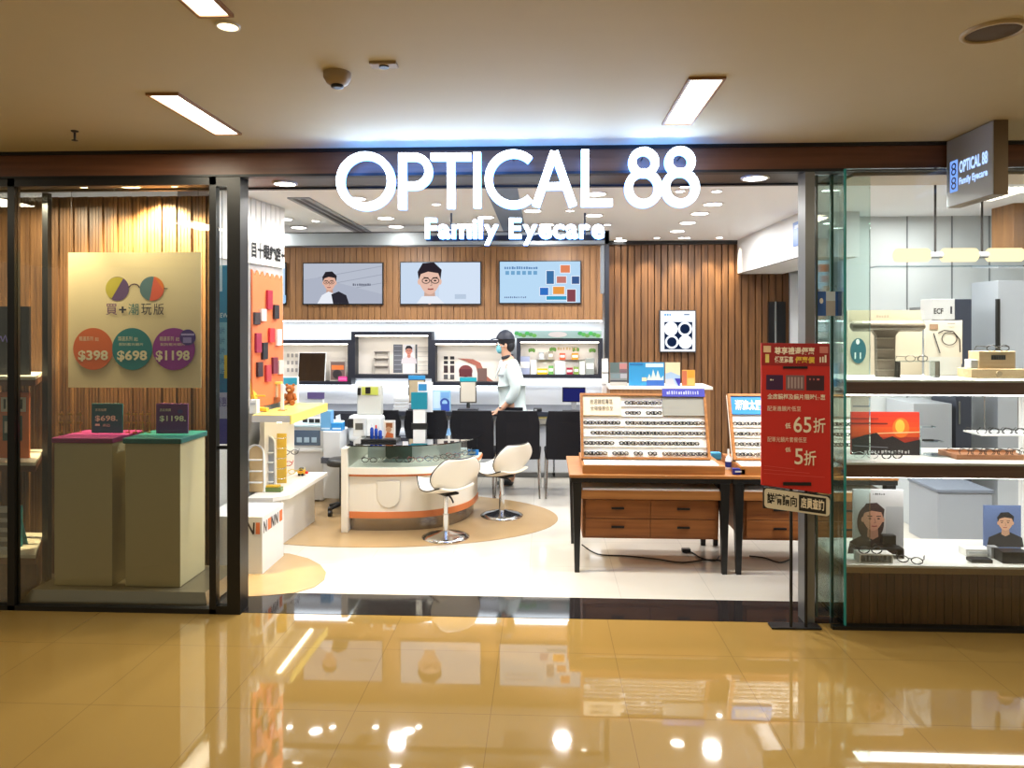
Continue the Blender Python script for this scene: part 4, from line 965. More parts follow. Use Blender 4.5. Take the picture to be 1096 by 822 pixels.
X0, X1 = at(279, 6.0), at(300, 6.0)
MB().box((X0, 6.0, z), (X1, 6.08, z + .09)).build('tank', ACRYL, t)
MB().box((X0, 6.02, z + .2), (X1, 6.06, z + .22)).build('bar', YELLOW, t)
for a in (282, 290): MB().box((at(a, 6.0), 6.03, z + .09), (at(a + 5, 6.0), 6.05, z + .2)).build('holder', M((206, 186, 150), .5), t)
t = thing('white_easel', 'slim white easel in front of the teddy bear', 'easel', (at(301, 5.8), 5.8, z))
X = at(302, 5.8)
MB().box((X - .012, 5.8, z), (X + .012, 5.812, z + .22)).build('plate', WHITE, t); MB().box((X - .03, 5.78, z), (X + .03, 5.84, z + .008)).build('foot', M((230, 150, 90), .4), t)
t = thing('teddy_bear', 'small brown teddy bear sitting on the far end of the yellow counter', 'soft toy', (at(312, 6.25), 6.25, z))
BR = M((160, 96, 52), .9, 0, 0, .2, .15)
X = at(311, 6.25)
MB().sph((X, 6.25, z + .06), (.045, .04, .055)).build('torso', BR, t); MB().sph((X, 6.24, z + .14), (.04, .036, .038)).build('head', BR, t)
for s in (-1, 1):
    MB().sph((X + s * .03, 6.24, z + .175), (.014, .008, .014)).build('ear', BR, t); MB().tube([(X + s * .035, 6.24, z + .09), (X + s * .06, 6.21, z + .05)], [.018, .014]).build('arm', BR, t)
    MB().tube([(X + s * .02, 6.24, z + .025), (X + s * .045, 6.17, z + .02)], [.02, .022]).build('leg', BR, t); MB().sph((X + s * .014, 6.206, z + .15), .004).build('eye', BLACK, t)
MB().sph((X, 6.205, z + .132), (.014, .012, .01)).build('muzzle', M((210, 170, 120), .9), t)
t = thing('teal_box', 'teal and blue carton at the back of the yellow counter', 'box', (at(306, 6.35), 6.3, z))
MB().box((at(300, 6.33), 6.33, z), (at(318, 6.33), 6.38, z + .24)).build('carton', WHITE, t, .002); MB().box((at(300, 6.33), 6.328, z + .17), (at(318, 6.33), 6.33, z + .235)).build('band', M((40, 150, 180), .4), t)
# items on the lower shelf
z = .426
t = thing('spectacle_holder', 'tall white arched spectacle holder on the near end of the lower shelf', 'spectacle holder', (-2.09, 5.6, z))
def arch(y0, y1, x, zt, mat, nm, par, w=.01):
    n = 14; pts = [(x, y0, z)] + [(x, (y0 + y1) / 2 - (y1 - y0) / 2 * math.cos(PI * i / n), z + zt - (y1 - y0) / 2 * (1 - math.sin(PI * i / n))) for i in range(n + 1)] + [(x, y1, z)]
    MB().tube(pts, w, None, 8).build(nm, mat, par)
mb = MB(); Y = 5.56
X0, X1 = XX(264, Y), XX(281, Y)
def arch2(X0, X1, Y, zt, par, inner):
    n = 14; r = (X1 - X0) / 2; xc = (X0 + X1) / 2
    MB().tube([(X0, Y, z)] + [(xc - r * math.cos(PI * i / n), Y + .02, z + zt - r + r * math.sin(PI * i / n)) for i in range(n + 1)] + [(X1, Y + .04, z)], .008, None, 8).build('hoop', WHITE, par)
    MB().prismY([(X0 + .01, z + .003), (X1 - .01, z + .003), (X1 - .01, z + zt - r)] + [(xc + (r - .01) * math.cos(PI * i / n), z + zt - r + (r - .01) * math.sin(PI * i / n)) for i in range(1, n)] + [(X0 + .01, z + zt - r)], Y + .03, Y + .034).build('back_panel', inner, par)
arch2(X0, X1, Y, .38, t, M((220, 190, 140), .5))
for k in range(3): MB().box((X0 + .012, Y - .01, z + .08 + k * .09), (X1 - .012, Y + .03, z + .086 + k * .09)).build('ledge', WHITE, t)
t = thing('spectacle_holder', 'grey backed arched spectacle holder behind the tallest white one', 'spectacle holder', (-2.09, 5.75, z))
X0, X1 = XX(277, 5.72), XX(293, 5.72); arch2(X0, X1, 5.72, .43, t, M((170, 176, 184), .5))
for k in range(4): MB().box((X0 + .012, 5.71, z + .05 + k * .08), (X1 - .012, 5.75, z + .056 + k * .08)).build('ledge', WHITE, t)
t = thing('wire_rack', 'yellow wire and card rack on the lower white shelf', 'rack', (-2.08, 5.9, z))
X0, X1 = XX(291, 5.9), XX(305, 5.9)
MB().box((X0 + .02, 5.93, z), (X1, 5.94, z + .42)).build('card', M((232, 190, 70), .5), t)
for k in range(5): MB().tube([(X0, 5.93, z + .05 + k * .085), (X0, 5.86, z + .05 + k * .085), (X1, 5.86, z + .05 + k * .085), (X1, 5.93, z + .05 + k * .085)], .003, None, 6).build('wire', CHROME, t)
for k, (q, lb) in enumerate((((230, 170, 50), 'orange'), ((200, 60, 50), 'red'), ((60, 60, 66), 'dark'), ((230, 200, 60), 'bright yellow'))):
    glasses('thick', M(q, .4), lb + ' children\'s eyeglasses on the lower white shelf', None, (XX(300 + k * 4, 6.05), 5.99 + k * .06, z + .05 + .09 * (k % 3)), (0, 0, .3))
t = thing('green_tray', 'olive green display tray with yellow lid on the lower white shelf', 'tray', (-2.03, 5.72, z))
X0, X1 = XX(285, 5.63), XX(302, 5.63)
MB().box((X0, 5.60, z), (X1, 5.66, z + .035)).build('tray', M((110, 130, 66), .4), t, .003); MB().box((X0 + .005, 5.605, z + .0355), (X1 - .02, 5.655, z + .05)).build('lid', M((224, 180, 50), .4), t, .003)
t = thing('toy_car', 'small orange and yellow toy with a red nose on the lower shelf', 'toy', (-2.0, 6.3, z))
X = XX(328, 6.25); X -= .03
MB().box((X - .04, 6.22, z + .01), (X + .02, 6.27, z + .045)).build('body', M((232, 160, 40), .4), t, .006); MB().sph((X + .035, 6.245, z + .025), .014).build('nose', RED, t)
for a in (-.025, .005): MB().cyl((X + a, 6.215, z + .012), (X + a, 6.275, z + .012), .012).build('wheel', BLACK, t)
MB().box((X - .03, 6.225, z + .0455), (X + .0, 6.265, z + .07)).build('cab', M((60, 60, 60), .3), t, .004)

# ================================================================= BACK WALL: screens, niches, desk
def screen(x0, y0, x1, y1, label, art, Y=YH - .002):
    X0, X1, zt, zb = R4(x0, y0, x1, y1, Y - .03)
    t = thing('tv_screen', label, 'television', ((X0 + X1) / 2, Y, zb))
    MB().box((X0 - .012, Y - .03, zb - .012), (X1 + .012, Y, zt + .012)).build('bezel', BLACK, t)
    p = Pic(x0, y0, x1, y1, (X0, Y - .03, zt), (X1, Y - .03, zt), (X0, Y - .03, zb), nrm=(0, -1, 0), eps=.0006); p.lit = 1.0; art(p); p.build('screen', t); return t
e = lambda *a: E(a, 1.08)
def s0(p): p.bg(e(190, 215, 240)); p.rect(299, 300, 303, 306, e(90, 150, 210)); p.rect(297, 316, 306, 324, e(160, 200, 235))
def s1(p):
    p.bg(e(178, 184, 198))
    for k in range(3): p.line([(325, 300 + k * 9), (409, 285 + k * 9)], .7, e(150, 156, 172))
    p.poly([(325, 300), (340, 297), (409, 315), (409, 325), (325, 325)], e(168, 174, 190))
    face(p, 353, 302, 9, (226, 178, 158), (40, 36, 42), (222, 226, 236), -.5, True, False, False, False)
    p.poly([(340, 325), (345, 316), (352, 312), (360, 315), (364, 325)], e(226, 230, 238)); p.poly([(357, 325), (355, 315), (363, 312), (371, 316), (374, 325)], e(44, 42, 50))
    p.marks(378, 303, 20, 3, 9, e(100, 104, 120))
def s2(p):
    p.bg(e(196, 212, 232)); p.rect(470, 281, 514, 325, e(206, 220, 238)); face(p, 460, 300, 15, (232, 190, 172), (44, 36, 44), (226, 232, 242), .6, True, False, False, False)
    p.poly([(446, 325), (452, 317), (468, 317), (476, 325)], e(224, 230, 240)); p.rect(487, 315, 499, 320, e(180, 196, 216))
def s3(p):
    p.bg(e(180, 212, 238)); p.marks(540, 285, 36, 3, 14, e(90, 130, 180))
    for k in range(6): p.rect(541 + k * 6, 290, 545 + k * 6, 294, e(110, 160, 200))
    p.marks(540, 317, 24, 2, 12, e(90, 110, 150))
    for x, y, w, h, q in ((585, 290, 8, 14, (60, 110, 160)), (600, 284, 10, 8, (220, 130, 90)), (596, 296, 10, 7, (190, 120, 110)), (612, 296, 8, 8, (60, 90, 140)), (578, 308, 9, 8, (50, 110, 190)), (592, 307, 12, 8, (226, 150, 70)), (585, 317, 24, 4, (50, 150, 190)), (607, 310, 9, 13, (130, 70, 80))):
        p.rect(x - .6, y - .6, x + w + .6, y + h + .6, e(240, 244, 250)); p.rect(x, y, x + w, y + h, e(*q))
screen(270, 282, 305, 325, 'pale blue wall screen cut off by the white column', s0)
screen(325, 282, 409, 325, 'wall screen showing a person in white turning aside on a grey pattern', s1)
screen(429, 281, 514, 325, 'wall screen with a large face in glasses on pale blue', s2)
screen(535, 280, 621, 324, 'wall screen with coloured eyecare products on light blue', s3)

# white lit niches
IN = M((240, 232, 220), .5)
def niche(x0, y0, x1, y1, label, green=False):
    Y = YB - .22; X0, X1, zt, zb = R4(x0, y0, x1, y1, Y); f = .045
    t = thing('wall_niche', label, 'display case', ((X0 + X1) / 2, Y, zb))
    fm = NAVY
    MB().box((X0, Y, zb), (X1, Y + .2, zb + f)).box((X0, Y, zt - f), (X1, Y + .2, zt)).box((X0, Y, zb + f), (X0 + f, Y + .2, zt - f)).box((X1 - f, Y, zb + f), (X1, Y + .2, zt - f)).build('frame', fm, t)
    MB().box((X0 + f, Y + .17, zb + f), (X1 - f, Y + .2, zt - f)).build('back_panel', IN, t)
    MB().box((X0 + f, Y + .02, zt - f - .012), (X1 - f, Y + .05, zt - f)).build('led_strip', E((255, 248, 235), 7), t)
    p = Pic(x0, y0, x1, y1, (X0, Y + .17, zt), (X1, Y + .17, zt), (X0, Y + .17, zb), nrm=(0, -1, 0), eps=.0006)
    return t, p, Y, zb + f
t1, p1, Yn, zn1 = niche(280, 364, 376, 412, 'black framed lit wall niche nearest the white column')
def grid(p, x, y, nx, ny, w, h, dx, dy, m):
    for i in range(nx):
        for j in range(ny): p.rect(x + i * dx, y + j * dy, x + i * dx + w, y + j * dy + h, m)
grid(p1, 302, 379, 4, 3, 2.6, 4, 4.6, 8, c(170, 164, 158)); p1.build('print', t1)
t2, p2, Yn, zn2 = niche(376, 355, 462, 405, 'tallest black framed wall niche with a portrait between grey panels')
p2.rect(418, 369, 428, 400, c(112, 114, 122)); p2.rect(442, 369, 444, 400, c(90, 92, 100)); p2.rect(429, 369, 441, 401, c(240, 238, 240)); face(p2, 435, 376, 4.5, (226, 150, 130), (40, 34, 40), (220, 210, 214), 0, False)
for k in range(6): p2.line([(419, 371 + k * 5), (427, 371 + k * 5)], .8, c(160, 160, 168)); p2.line([(445, 372 + k * 5), (457, 372 + k * 5)], .5, c(200, 194, 186))
p2.build('print', t2)
t3, p3, Yn, zn3 = niche(462, 364, 546, 413, 'black framed wall niche with a reddish arm picture behind the masked person')
grid(p3, 473, 382, 2, 2, 4.5, 3.5, 7, 5, c(40, 38, 40)); grid(p3, 473, 392, 2, 1, 4.5, 8, 7, 9, c(60, 44, 46)); grid(p3, 473, 402, 2, 1, 4.5, 5, 7, 9, c(90, 88, 88))
p3.poly([(488, 384), (505, 385), (513, 389), (519, 403), (527, 409), (512, 409), (508, 392), (496, 387)], c(176, 104, 86)); p3.ell(497, 398, 7.5, 6.5, c(128, 62, 62)); p3.rect(490, 396, 504, 404, c(100, 44, 48)); p3.rect(510, 395, 520, 409, c(120, 92, 84))
p3.build('print', t3)
t4, p4, Yn, zn4 = niche(553, 362, 645, 405, 'brightly lit wall niche with rows of colourful packs and green leaf trim')
# green trim
Yt = YB - .235; X0, X1, zt, zb = R4(551, 354, 644, 362, Yt)
tr = thing('leaf_banner', 'strip banner with green leaves along the top of the colourful niche', 'banner', ((X0 + X1) / 2, Yt, zb))
MB().box((X0, Yt, zb), (X1, Yt + .012, zt)).build('strip', M((150, 176, 170), .5), tr)
pp = Pic(551, 354, 644, 362, (X0, Yt, zt), (X1, Yt, zt), (X0, Yt, zb), nrm=(0, -1, 0))
for k in range(12):
    x = 553 + (k % 6) * 3.8 + (68 if k > 5 else 0); pp.ell(x, 358 + (k % 3 - 1) * 1.2, 2.6, 2, c(60 + 20 * (k % 3), 150 + 15 * (k % 2), 76))
pp.ell(597, 358, 10, 3, c(206, 196, 190)); pp.build('leaf_pattern', tr)
for k, (x, y) in enumerate(((569, 377), (592, 376), (617, 376), (635, 377))):
    for a in (-50, -15, 20, 50): p4.ell(x + 3.4 * math.sin(math.radians(a)), y - 2 * math.cos(math.radians(a)), 1.2, 2.2, c(110, 160, 70), 10)
p4.marks(597, 372, 22, 3, 7, c(214, 190, 140)); p4.build('print', t4)
# packs in niche 4
def pack(px0, px1, h_px, Y, zb, col, label, cat='carton', name='lens_box', yb_px=None, lidc=None):
    X0, X1 = XX(px0, Y), XX(px1, Y); h = h_px / F * Y
    t = thing(name, label, cat, ((X0 + X1) / 2, Y + .03, zb))
    MB().box((X0, Y, zb), (X1, Y + .05, zb + h)).build('carton', M(col, .45), t)
    MB().box((X0 + .006, Y - .0015, zb + h * .35), (X1 - .006, Y, zb + h * .7)).build('label_band', M(lidc or (240, 238, 232), .45), t)
    return t
Y = YB - .17
zz4 = zn4 + .001
for a, b, h, q, lb in ((556, 567, 19, (168, 176, 204), 'tall lilac carton at the end of the colourful niche'), (568, 574, 15, (222, 226, 226), 'pale carton beside the lilac one'), (575, 586, 6, (236, 196, 30), 'wide bright yellow box in the colourful niche'), (587, 592.5, 9, (112, 176, 90), 'green carton beside the bright yellow box'), (594, 605, 14, (206, 222, 222), 'pale mint carton in the colourful niche'), (606.5, 613, 7, (160, 30, 56), 'crimson box in the colourful niche'), (614, 619.5, 8, (140, 168, 80), 'olive carton beside the crimson box'), (620.5, 626, 14, (226, 232, 222), 'white carton beside the olive one'), (627, 636, 17, (150, 156, 150), 'grey green carton at the far end of the colourful niche')):
    pack(a, b, h, Y, zz4, q, lb)
gsh = thing('niche_shelf', 'thin clear shelf holding the upper packs in the colourful niche', 'shelf', (XX(605, Y), Y, zz4))
zS = zz4 + 10.5 / F * Y
MB().box((XX(574, Y), Y + .056, zS + .05), (XX(593.5, Y), Y + .12, zS + .055)).build('panel', ACRYL, gsh); MB().box((XX(605.5, Y), Y + .056, zS + .05), (XX(626, Y), Y + .12, zS + .055)).build('panel', ACRYL, gsh)
for a, b, h, q, lb in ((577, 582, 8, (190, 196, 200), 'grey bottle carton on the upper niche shelf'), (587, 592, 9, (170, 160, 140), 'khaki bottle carton on the upper niche shelf'), (599, 605, 7, (236, 90, 50), 'vivid orange box on the upper niche shelf'), (612, 619, 7, (232, 150, 50), 'amber box on the upper niche shelf')):
    pack(a, b, h, Y + .06, zS + .056 if a not in (599,) else zS + .056, q, lb)
# models in the other niches
def shelfbox(x0, x1, y0, Y, zb, label):
    X0, X1 = XX(x0, Y), XX(x1, Y); zt = ZZ((x0 + x1) / 2, y0, Y)
    t = thing('frame_rack', label, 'eyewear rack', ((X0 + X1) / 2, Y, zb))
    MB().box((X0, Y + .04, zb), (X1, Y + .05, zt)).build('back', M((216, 208, 196), .5), t)
    n = 3
    for k in range(n + 1):
        z_ = zb + (zt - zb) * k / n
        MB().box((X0, Y, z_ if k < n else z_ - .008), (X1, Y + .039, z_ + .008 if k < n else z_)).build('shelf', M((130, 122, 114), .5), t)
    MB().box((X0, Y, zb + .009), (X0 + .008, Y + .039, zt - .009)).build('side_panel', M((200, 192, 182), .5), t); MB().box((X1 - .008, Y, zb + .009), (X1, Y + .039, zt - .009)).build('side_panel', M((200, 192, 182), .5), t)
    return t
Y = YB - .16
shelfbox(400, 416, 376, Y, zn2 + .001, 'small open eyewear rack in the tallest wall niche')
t = thing('mirror_panel', 'square wall mirror standing in the niche nearest the column', 'mirror', (XX(334, Y), Y, zn1))
X0, X1, zt, _ = R4(320, 378, 348, 406, Y)
def lean(x0, x1, ya, yb_, th, za, zb__, mat, nm):
    v = [(x0, ya, za), (x1, ya, za), (x1, yb_, zb__), (x0, yb_, zb__)]; v += [(a, b + th, c_) for a, b, c_ in v]
    MB().add(v, [(0, 1, 2, 3), (7, 6, 5, 4), (0, 4, 5, 1), (1, 5, 6, 2), (2, 6, 7, 3), (3, 7, 4, 0)]).build(nm, mat, t)
lean(X0, X1, Y - .035, Y + .02, .004, zn1 + .001, zt, M((200, 204, 208), .06, 1.0), 'glass'); lean(X0 - .01, X1 + .01, Y - .03, Y + .026, .008, zn1 + .001, zt + .01, WHITE, 'backing')
t = thing('photo_frame', 'small frame with an orange photo at the end of the near niche', 'photo frame', (XX(360, Y), Y, zn1))
X0, X1, zt, _ = R4(353, 386, 370, 404, Y)
MB().box((X0, Y, zn1 + .001), (X1, Y + .012, zt)).build('frame', M((190, 180, 170), .5), t)
pp = Pic(353, 386, 370, 404, (X0, Y, zt), (X1, Y, zt), (X0, Y, zn1), nrm=(0, -1, 0)); pp.rect(354, 387, 369, 403, c(110, 90, 84)); pp.rect(355, 390, 368, 394, c(224, 120, 60)); pp.ell(361, 398, 5, 4, c(50, 44, 46)); pp.build('photo', t)
pack(362, 371.5, 5, Y - .06, zn1 + .001, (222, 60, 140), 'small hot pink box in front of the orange photo', lidc=(240, 120, 180))
# ledge lamp under niches
struct('trim_18', MB().box((XX(300, YB - .1), YB - .06, ZZ(470, 414, YB) - .0), (XX(550, YB - .1), YB, ZZ(470, 412.5, YB))), E((240, 247, 255), 7))
struct('trim_19', MB().box((XX(552, YB - .1), YB - .06, ZZ(600, 407.5, YB)), (XX(645, YB - .1), YB, ZZ(600, 406, YB))), E((240, 247, 255), 7))

# continuous worktop with grey cabinets
YD = 8.12; zD = .777
wt = thing('worktop', 'long dark worktop along the back wall', 'worktop', (-.8, YD, zD))
MB().box((XX(300, YD), YD, zD - .05), (XX(650, YD), YB, zD)).build('slab', M((52, 56, 66), .3), wt)
for i in range(7):
    X0 = XX(300, YD) + i * .53; X1 = X0 + .52
    if X1 > XX(650, YD): break
    t = thing('base_cabinet', 'pale grey base cabinet under the dark worktop', 'cabinet', ((X0 + X1) / 2, YD + .3, 0), 'base cabinets under the worktop')
    MB().box((X0, YD + .12, .06), (X1, YB - .01, zD - .052)).build('carcass', M((188, 192, 198), .45), t)
    MB().box((X0 + .004, YD + .1, .07), (X1 - .004, YD + .119, zD - .06)).build('door', M((196, 200, 206), .4), t, .003)
    MB().box((X0 + .01, YD + .15, 0), (X1 - .01, YB - .02, .058)).build('kickboard', GREY, t)
    MB().box((X1 - .05, YD + .09, .5), (X1 - .035, YD + .099, .62)).build('handle', CHROME, t)
# ---- things on the worktop
def on_desk(px, Y=8.15): return XX(px, Y)
def tmirror(x0, x1, y0, Y, label, capc, panel=(214, 206, 190)):
    X0, X1 = XX(x0, Y), XX(x1, Y); zt = ZZ((x0 + x1) / 2, y0, Y); X = (X0 + X1) / 2
    t = thing('table_mirror', label, 'table mirror', (X, Y, zD))
    MB().box((X0 - .02, Y - .06, zD + .001), (X1 + .02, Y + .08, zD + .02)).build('base', NAVY, t, .004)
    MB().box((X - .02, Y + .02, zD + .0205), (X + .02, Y + .04, zD + .12)).build('stem', CHROME, t)
    MB().box((X0, Y, zD + .085), (X1, Y + .02, zt - .05)).build('frame', M((90, 84, 74), .4), t, .004)
    MB().box((X0 + .014, Y - .004, zD + .1), (X1 - .014, Y, zt - .055)).build('panel', M(panel, .35), t)
    MB().box((X0, Y - .004, zt - .0495), (X1, Y + .02, zt)).build('cap', M(capc, .4), t, .004)
    return t
tmirror(492, 510, 404, 8.26, 'tall table mirror with a turquoise cap standing beside the masked person', (30, 160, 176))
tmirror(437, 455, 402, 8.26, 'tall table mirror with a blue cap on the worktop', (40, 130, 186), (176, 160, 130))
X0, X1, zt, zb = R4(463, 418, 482, 441, 8.2)
t = thing('product_stand', 'pale blue product stand with a dark blue round emblem on the worktop', 'product stand', ((X0 + X1) / 2, 8.2, zD))
MB().box((X0, 8.2, zD + .001), (X1, 8.25, zt)).build('board', M((150, 196, 230), .4), t, .002)
pp = Pic(463, 418, 482, 441, (X0, 8.2, zt), (X1, 8.2, zt), (X0, 8.2, zD), nrm=(0, -1, 0)); pp.rect(464, 419, 471, 438, c(196, 222, 240)); pp.ringl(476, 432, 4, 4.5, 2.2, c(40, 70, 160)); pp.rect(472, 433, 481, 441, c(50, 80, 170)); pp.rect(472, 420, 481, 426, c(120, 170, 220)); pp.build('print', t)
# white slabs (leaflets / lens equipment)
def machine(name, x0, x1, y0, Y, label, cat, d=.2, mat=WHITE, zb=None):
    zb = zD + .001 if zb is None else zb
    X0, X1 = XX(x0, Y), XX(x1, Y); zt = ZZ((x0 + x1) / 2, y0, Y)
    t = thing(name, label, cat, ((X0 + X1) / 2, Y + d / 2, zb))
    return t, X0, X1, zb, zt
t, X0, X1, zb, zt = machine('leaflet_rack', 420, 436, 424, 8.15, 'white leaflet rack with grey slots between the machine and the blue capped mirror', 'leaflet rack')
MB().box((X0, 8.25, zb), (X1, 8.26, zt)).build('back', WHITE, t)
for k in range(4): MB().box((X0, 8.18 + k * .015, zb + (zt - zb) * (k * .22)), (X1, 8.19 + k * .015, zb + (zt - zb) * (k * .22 + .14))).build('pocket', LGREY, t)
t, X0, X1, zb, zt = machine('laptop', 602, 627, 415, 8.2, 'open laptop with a navy screen at the end of the worktop', 'laptop')
MB().box((X0, 8.16, zb), (X1, 8.28, zb + .015)).build('keyboard_base', DARK, t, .003)
mb = MB().box((X0, 8.26, zb + .1), (X1, 8.272, zt)); mb.build('screen_lid', DARK, t, .003)
MB().box((X0 + .01, 8.257, zb + .11), (X1 - .01, 8.26, zt - .012)).build('display', E((44, 48, 120), .7), t)
MB().box(((X0 + X1) / 2 - .03, 8.262, zb + .015), ((X0 + X1) / 2 + .03, 8.27, zb + .1)).build('hinge', GREY, t)
t, X0, X1, zb, zt = machine('card_reader', 571, 580, 433, 8.14, 'small black card reader lying right behind the masked person', 'card reader')
mb = MB().box((X0, 8.14, zb), (X1, 8.24, zb + .04)); mb.build('case', BLACK, t, .008); MB().box((X0 + .01, 8.138, zb + .015), (X0 + .04, 8.14, zb + .03)).build('screen', LGREY, t)
MB().box((XX(562, 8.14), 8.14, zb), (X0 - .005, 8.18, zb + .015)).build('stylus', WHITE, t)
t, X0, X1, zb, zt = machine('tray_of_cases', 574, 590, 441, 8.0, 'yellow and grey trays hanging below the worktop between the black chairs', 'tray')
t.name = 'hanging_tray'; _origin[t.name] = tuple(t.location)
MB().box((X0, 8.13, .64), (X1, 8.19, .70)).build('tray', M((150, 146, 136), .4), t); MB().box((X0 + .01, 8.135, .701), (X1 - .01, 8.185, .725)).build('lid', M((214, 196, 120), .4), t)

# ---- instruments in the middle (on a white cabinet left of the round counter)
t = thing('instrument_cabinet', 'white cabinet with glass fronted drawers behind the lower display shelf', 'cabinet', (-2.0, 7.0, 0))
X0, X1 = XX(296, 7.0), XX(346, 7.0); zt = ZZ(320, 455, 7.0)
MB().box((X0, 7.0, .02), (X1, 7.45, zt - .02)).build('carcass', M((224, 224, 222), .4), t, .004)
MB().box((X0, 6.985, zt - .019), (X1, 7.46, zt)).build('top', M((190, 214, 222), .25), t)
MB().box((X0 + .03, 6.99, zt - .2), (X1 - .03, 6.999, zt - .05)).build('glass_drawer', M((90, 108, 130), .15), t)
for k in range(5): MB().box((X0 + .06 + k * .075, 6.984, zt - .17), (X0 + .11 + k * .075, 6.989, zt - .12)).build('pack', M((170, 196, 214), .4), t)
MB().box((X0, 6.98, zt - .26), (X1, 6.999, zt - .235)).build('ledge', WHITE, t)
t = thing('storage_box', 'small white twin hole holder on the instrument cabinet', 'holder', (XX(337, 7.1), 7.1, zt))
a, b = XX(329, 7.1), XX(344, 7.1)
MB().box((a, 7.1, zt + .001), (b, 7.16, zt + .06)).build('case', WHITE, t, .004)
for q in (.3, .72): MB().box((a + (b - a) * q - .025, 7.095, zt + .012), (a + (b - a) * q + .025, 7.0995, zt + .05)).build('opening', DARK, t)
tw = thing('instrument_column', 'white upright cabinet beside the round counter with blue box panel', 'cabinet', (XX(353, 6.8), 6.8, 0))
X0, X1 = XX(346, 6.75), XX(364, 6.75); zt = ZZ(355, 462, 6.75)
MB().box((X0, 6.75, .1), (X1, 7.1, zt)).build('carcass', M((206, 210, 214), .4), tw, .004)
MB().box((X0 - .02, 6.74, ZZ(352, 496, 6.74)), (X1 - .02, 7.0, ZZ(352, 490, 6.74))).build('shelf', M((70, 74, 84), .4), tw)
for (a, b, q, lb, cc, dz) in ((343, 354, 440, 'sky blue carton on the white upright cabinet', (100, 160, 206), .0), (354.5, 366, 453, 'bright blue carton on the white upright cabinet', (36, 132, 200), .0)):
    A0, A1 = XX(a, 6.8), XX(b, 6.8); z2 = ZZ((a + b) / 2, q, 6.8)
    k = thing('carton', lb, 'box', ((A0 + A1) / 2, 6.85, zt + .001)); MB().box((A0, 6.8, zt + .001), (A1, 6.9, max(z2, zt + .06))).build('carton', M(cc, .4), k, .002)
    MB().box((A0 + .01, 6.7985, zt + .015), (A1 - .01, 6.8, zt + .03)).build('label', M((200, 220, 235), .4), k)
# white autorefractor
t = thing('eye_test_machine', 'tall white eye examination machine with yellow green screen label at the counter', 'eye testing machine', (XX(395, 7.05), 7.05, 0))
X0, X1 = XX(382, 7.0), XX(408, 7.0); zt = ZZ(395, 412, 7.0)
MB().box((X0, 7.0, zt - .3), (X1, 7.1, zt)).build('head', M((206, 208, 200), .4), t, .012)
MB().box((X0 + .05, 6.994, zt - .1), (X1 - .03, 7.0, zt - .02)).build('label_panel', M((196, 204, 90), .4), t)
MB().box((X0 + .01, 6.98, zt - .1), (X0 + .04, 7.0, zt - .03)).build('eyepiece', BLACK, t); MB().box((X0 + .09, 6.975, zt - .085), (X0 + .14, 6.993, zt - .02)).build('lens', BLACK, t, .006)
MB().box((XX(374, 7.0), 6.95, zt - .56), (X1 + .02, 7.1, zt - .3)).build('body', M((222, 228, 230), .35), t, .03)
mb = MB().box((X0 + .05, 7.0, .03), (X1 - .05, 7.08, zt - .56)).build('column', WHITE, t)
MB().box((X0 - .05, 6.95, 0.005), (X1 + .05, 7.15, .03)).build('foot', GREY, t, .006)
MB().box((XX(372, 6.95), 6.93, zt - .42), (XX(379, 6.95), 6.96, zt - .33)).build('handgrip', DARK, t, .01)
t = thing('tissue_box', 'white box with a folded tissue near the blue cartons', 'tissue box', (XX(362, 6.88), 6.98, zt))
A0, A1 = XX(356, 6.95), XX(366, 6.95); zz = ZZ(355, 462, 6.75) + .001
MB().box((A0, 6.94, zz), (A1, 7.04, zz + .07)).build('case', WHITE, t, .003); MB().add([(A0 + .02, 6.99, zz + .07), (A1 - .02, 6.99, zz + .07), ((A0 + A1) / 2 + .02, 6.98, zz + .14), ((A0 + A1) / 2 - .03, 7.0, zz + .12)], [(0, 1, 2, 3)]).build('tissue', WHITE, t)
t = thing('laptop', 'half closed purple laptop lid on the instrument cabinet', 'laptop', (XX(336, 7.3), 7.3, ZZ(320, 455, 7.0)))
zc2 = ZZ(320, 455, 7.0) + .001; A0, A1 = XX(327, 7.3), XX(345, 7.3)
MB().box((A0, 7.2, zc2), (A1, 7.4, zc2 + .03)).build('base', DARK, t, .004); MB().box((A0 + .02, 7.38, zc2 + .03), (A1 - .02, 7.42, ZZ(336, 427, 7.38))).build('stand', WHITE, t); MB().box((A0, 7.36, ZZ(336, 427, 7.36)), (A1, 7.375, ZZ(336, 420, 7.36))).build('lid', M((90, 76, 120), .4), t)
# office stool on casters behind
t = thing('office_stool', 'black caster base stool standing behind the end panel of the round counter', 'stool', (-1.89, 6.57, 0))
X = -1.89
for k in range(5):
    a = 2 * PI * k / 5 + .3; q = (X + .13 * math.cos(a), 6.57 + .13 * math.sin(a))
    MB().tube([(X, 6.57, .1), (q[0], q[1], .07)], [.02, .014]).build('base_arm', DARK, t); MB().cyl((q[0] - .015, q[1], .028), (q[0] + .015, q[1], .028), .027).build('caster', BLACK, t)
MB().cyl((X, 6.57, .08), (X, 6.57, .45), .022).build('column', DARK, t); MB().lathe((X, 6.57, .45), [(.05, 0), (.13, .01), (.14, .04), (.12, .07), (.02, .075)]).build('seat', BLACK, t)

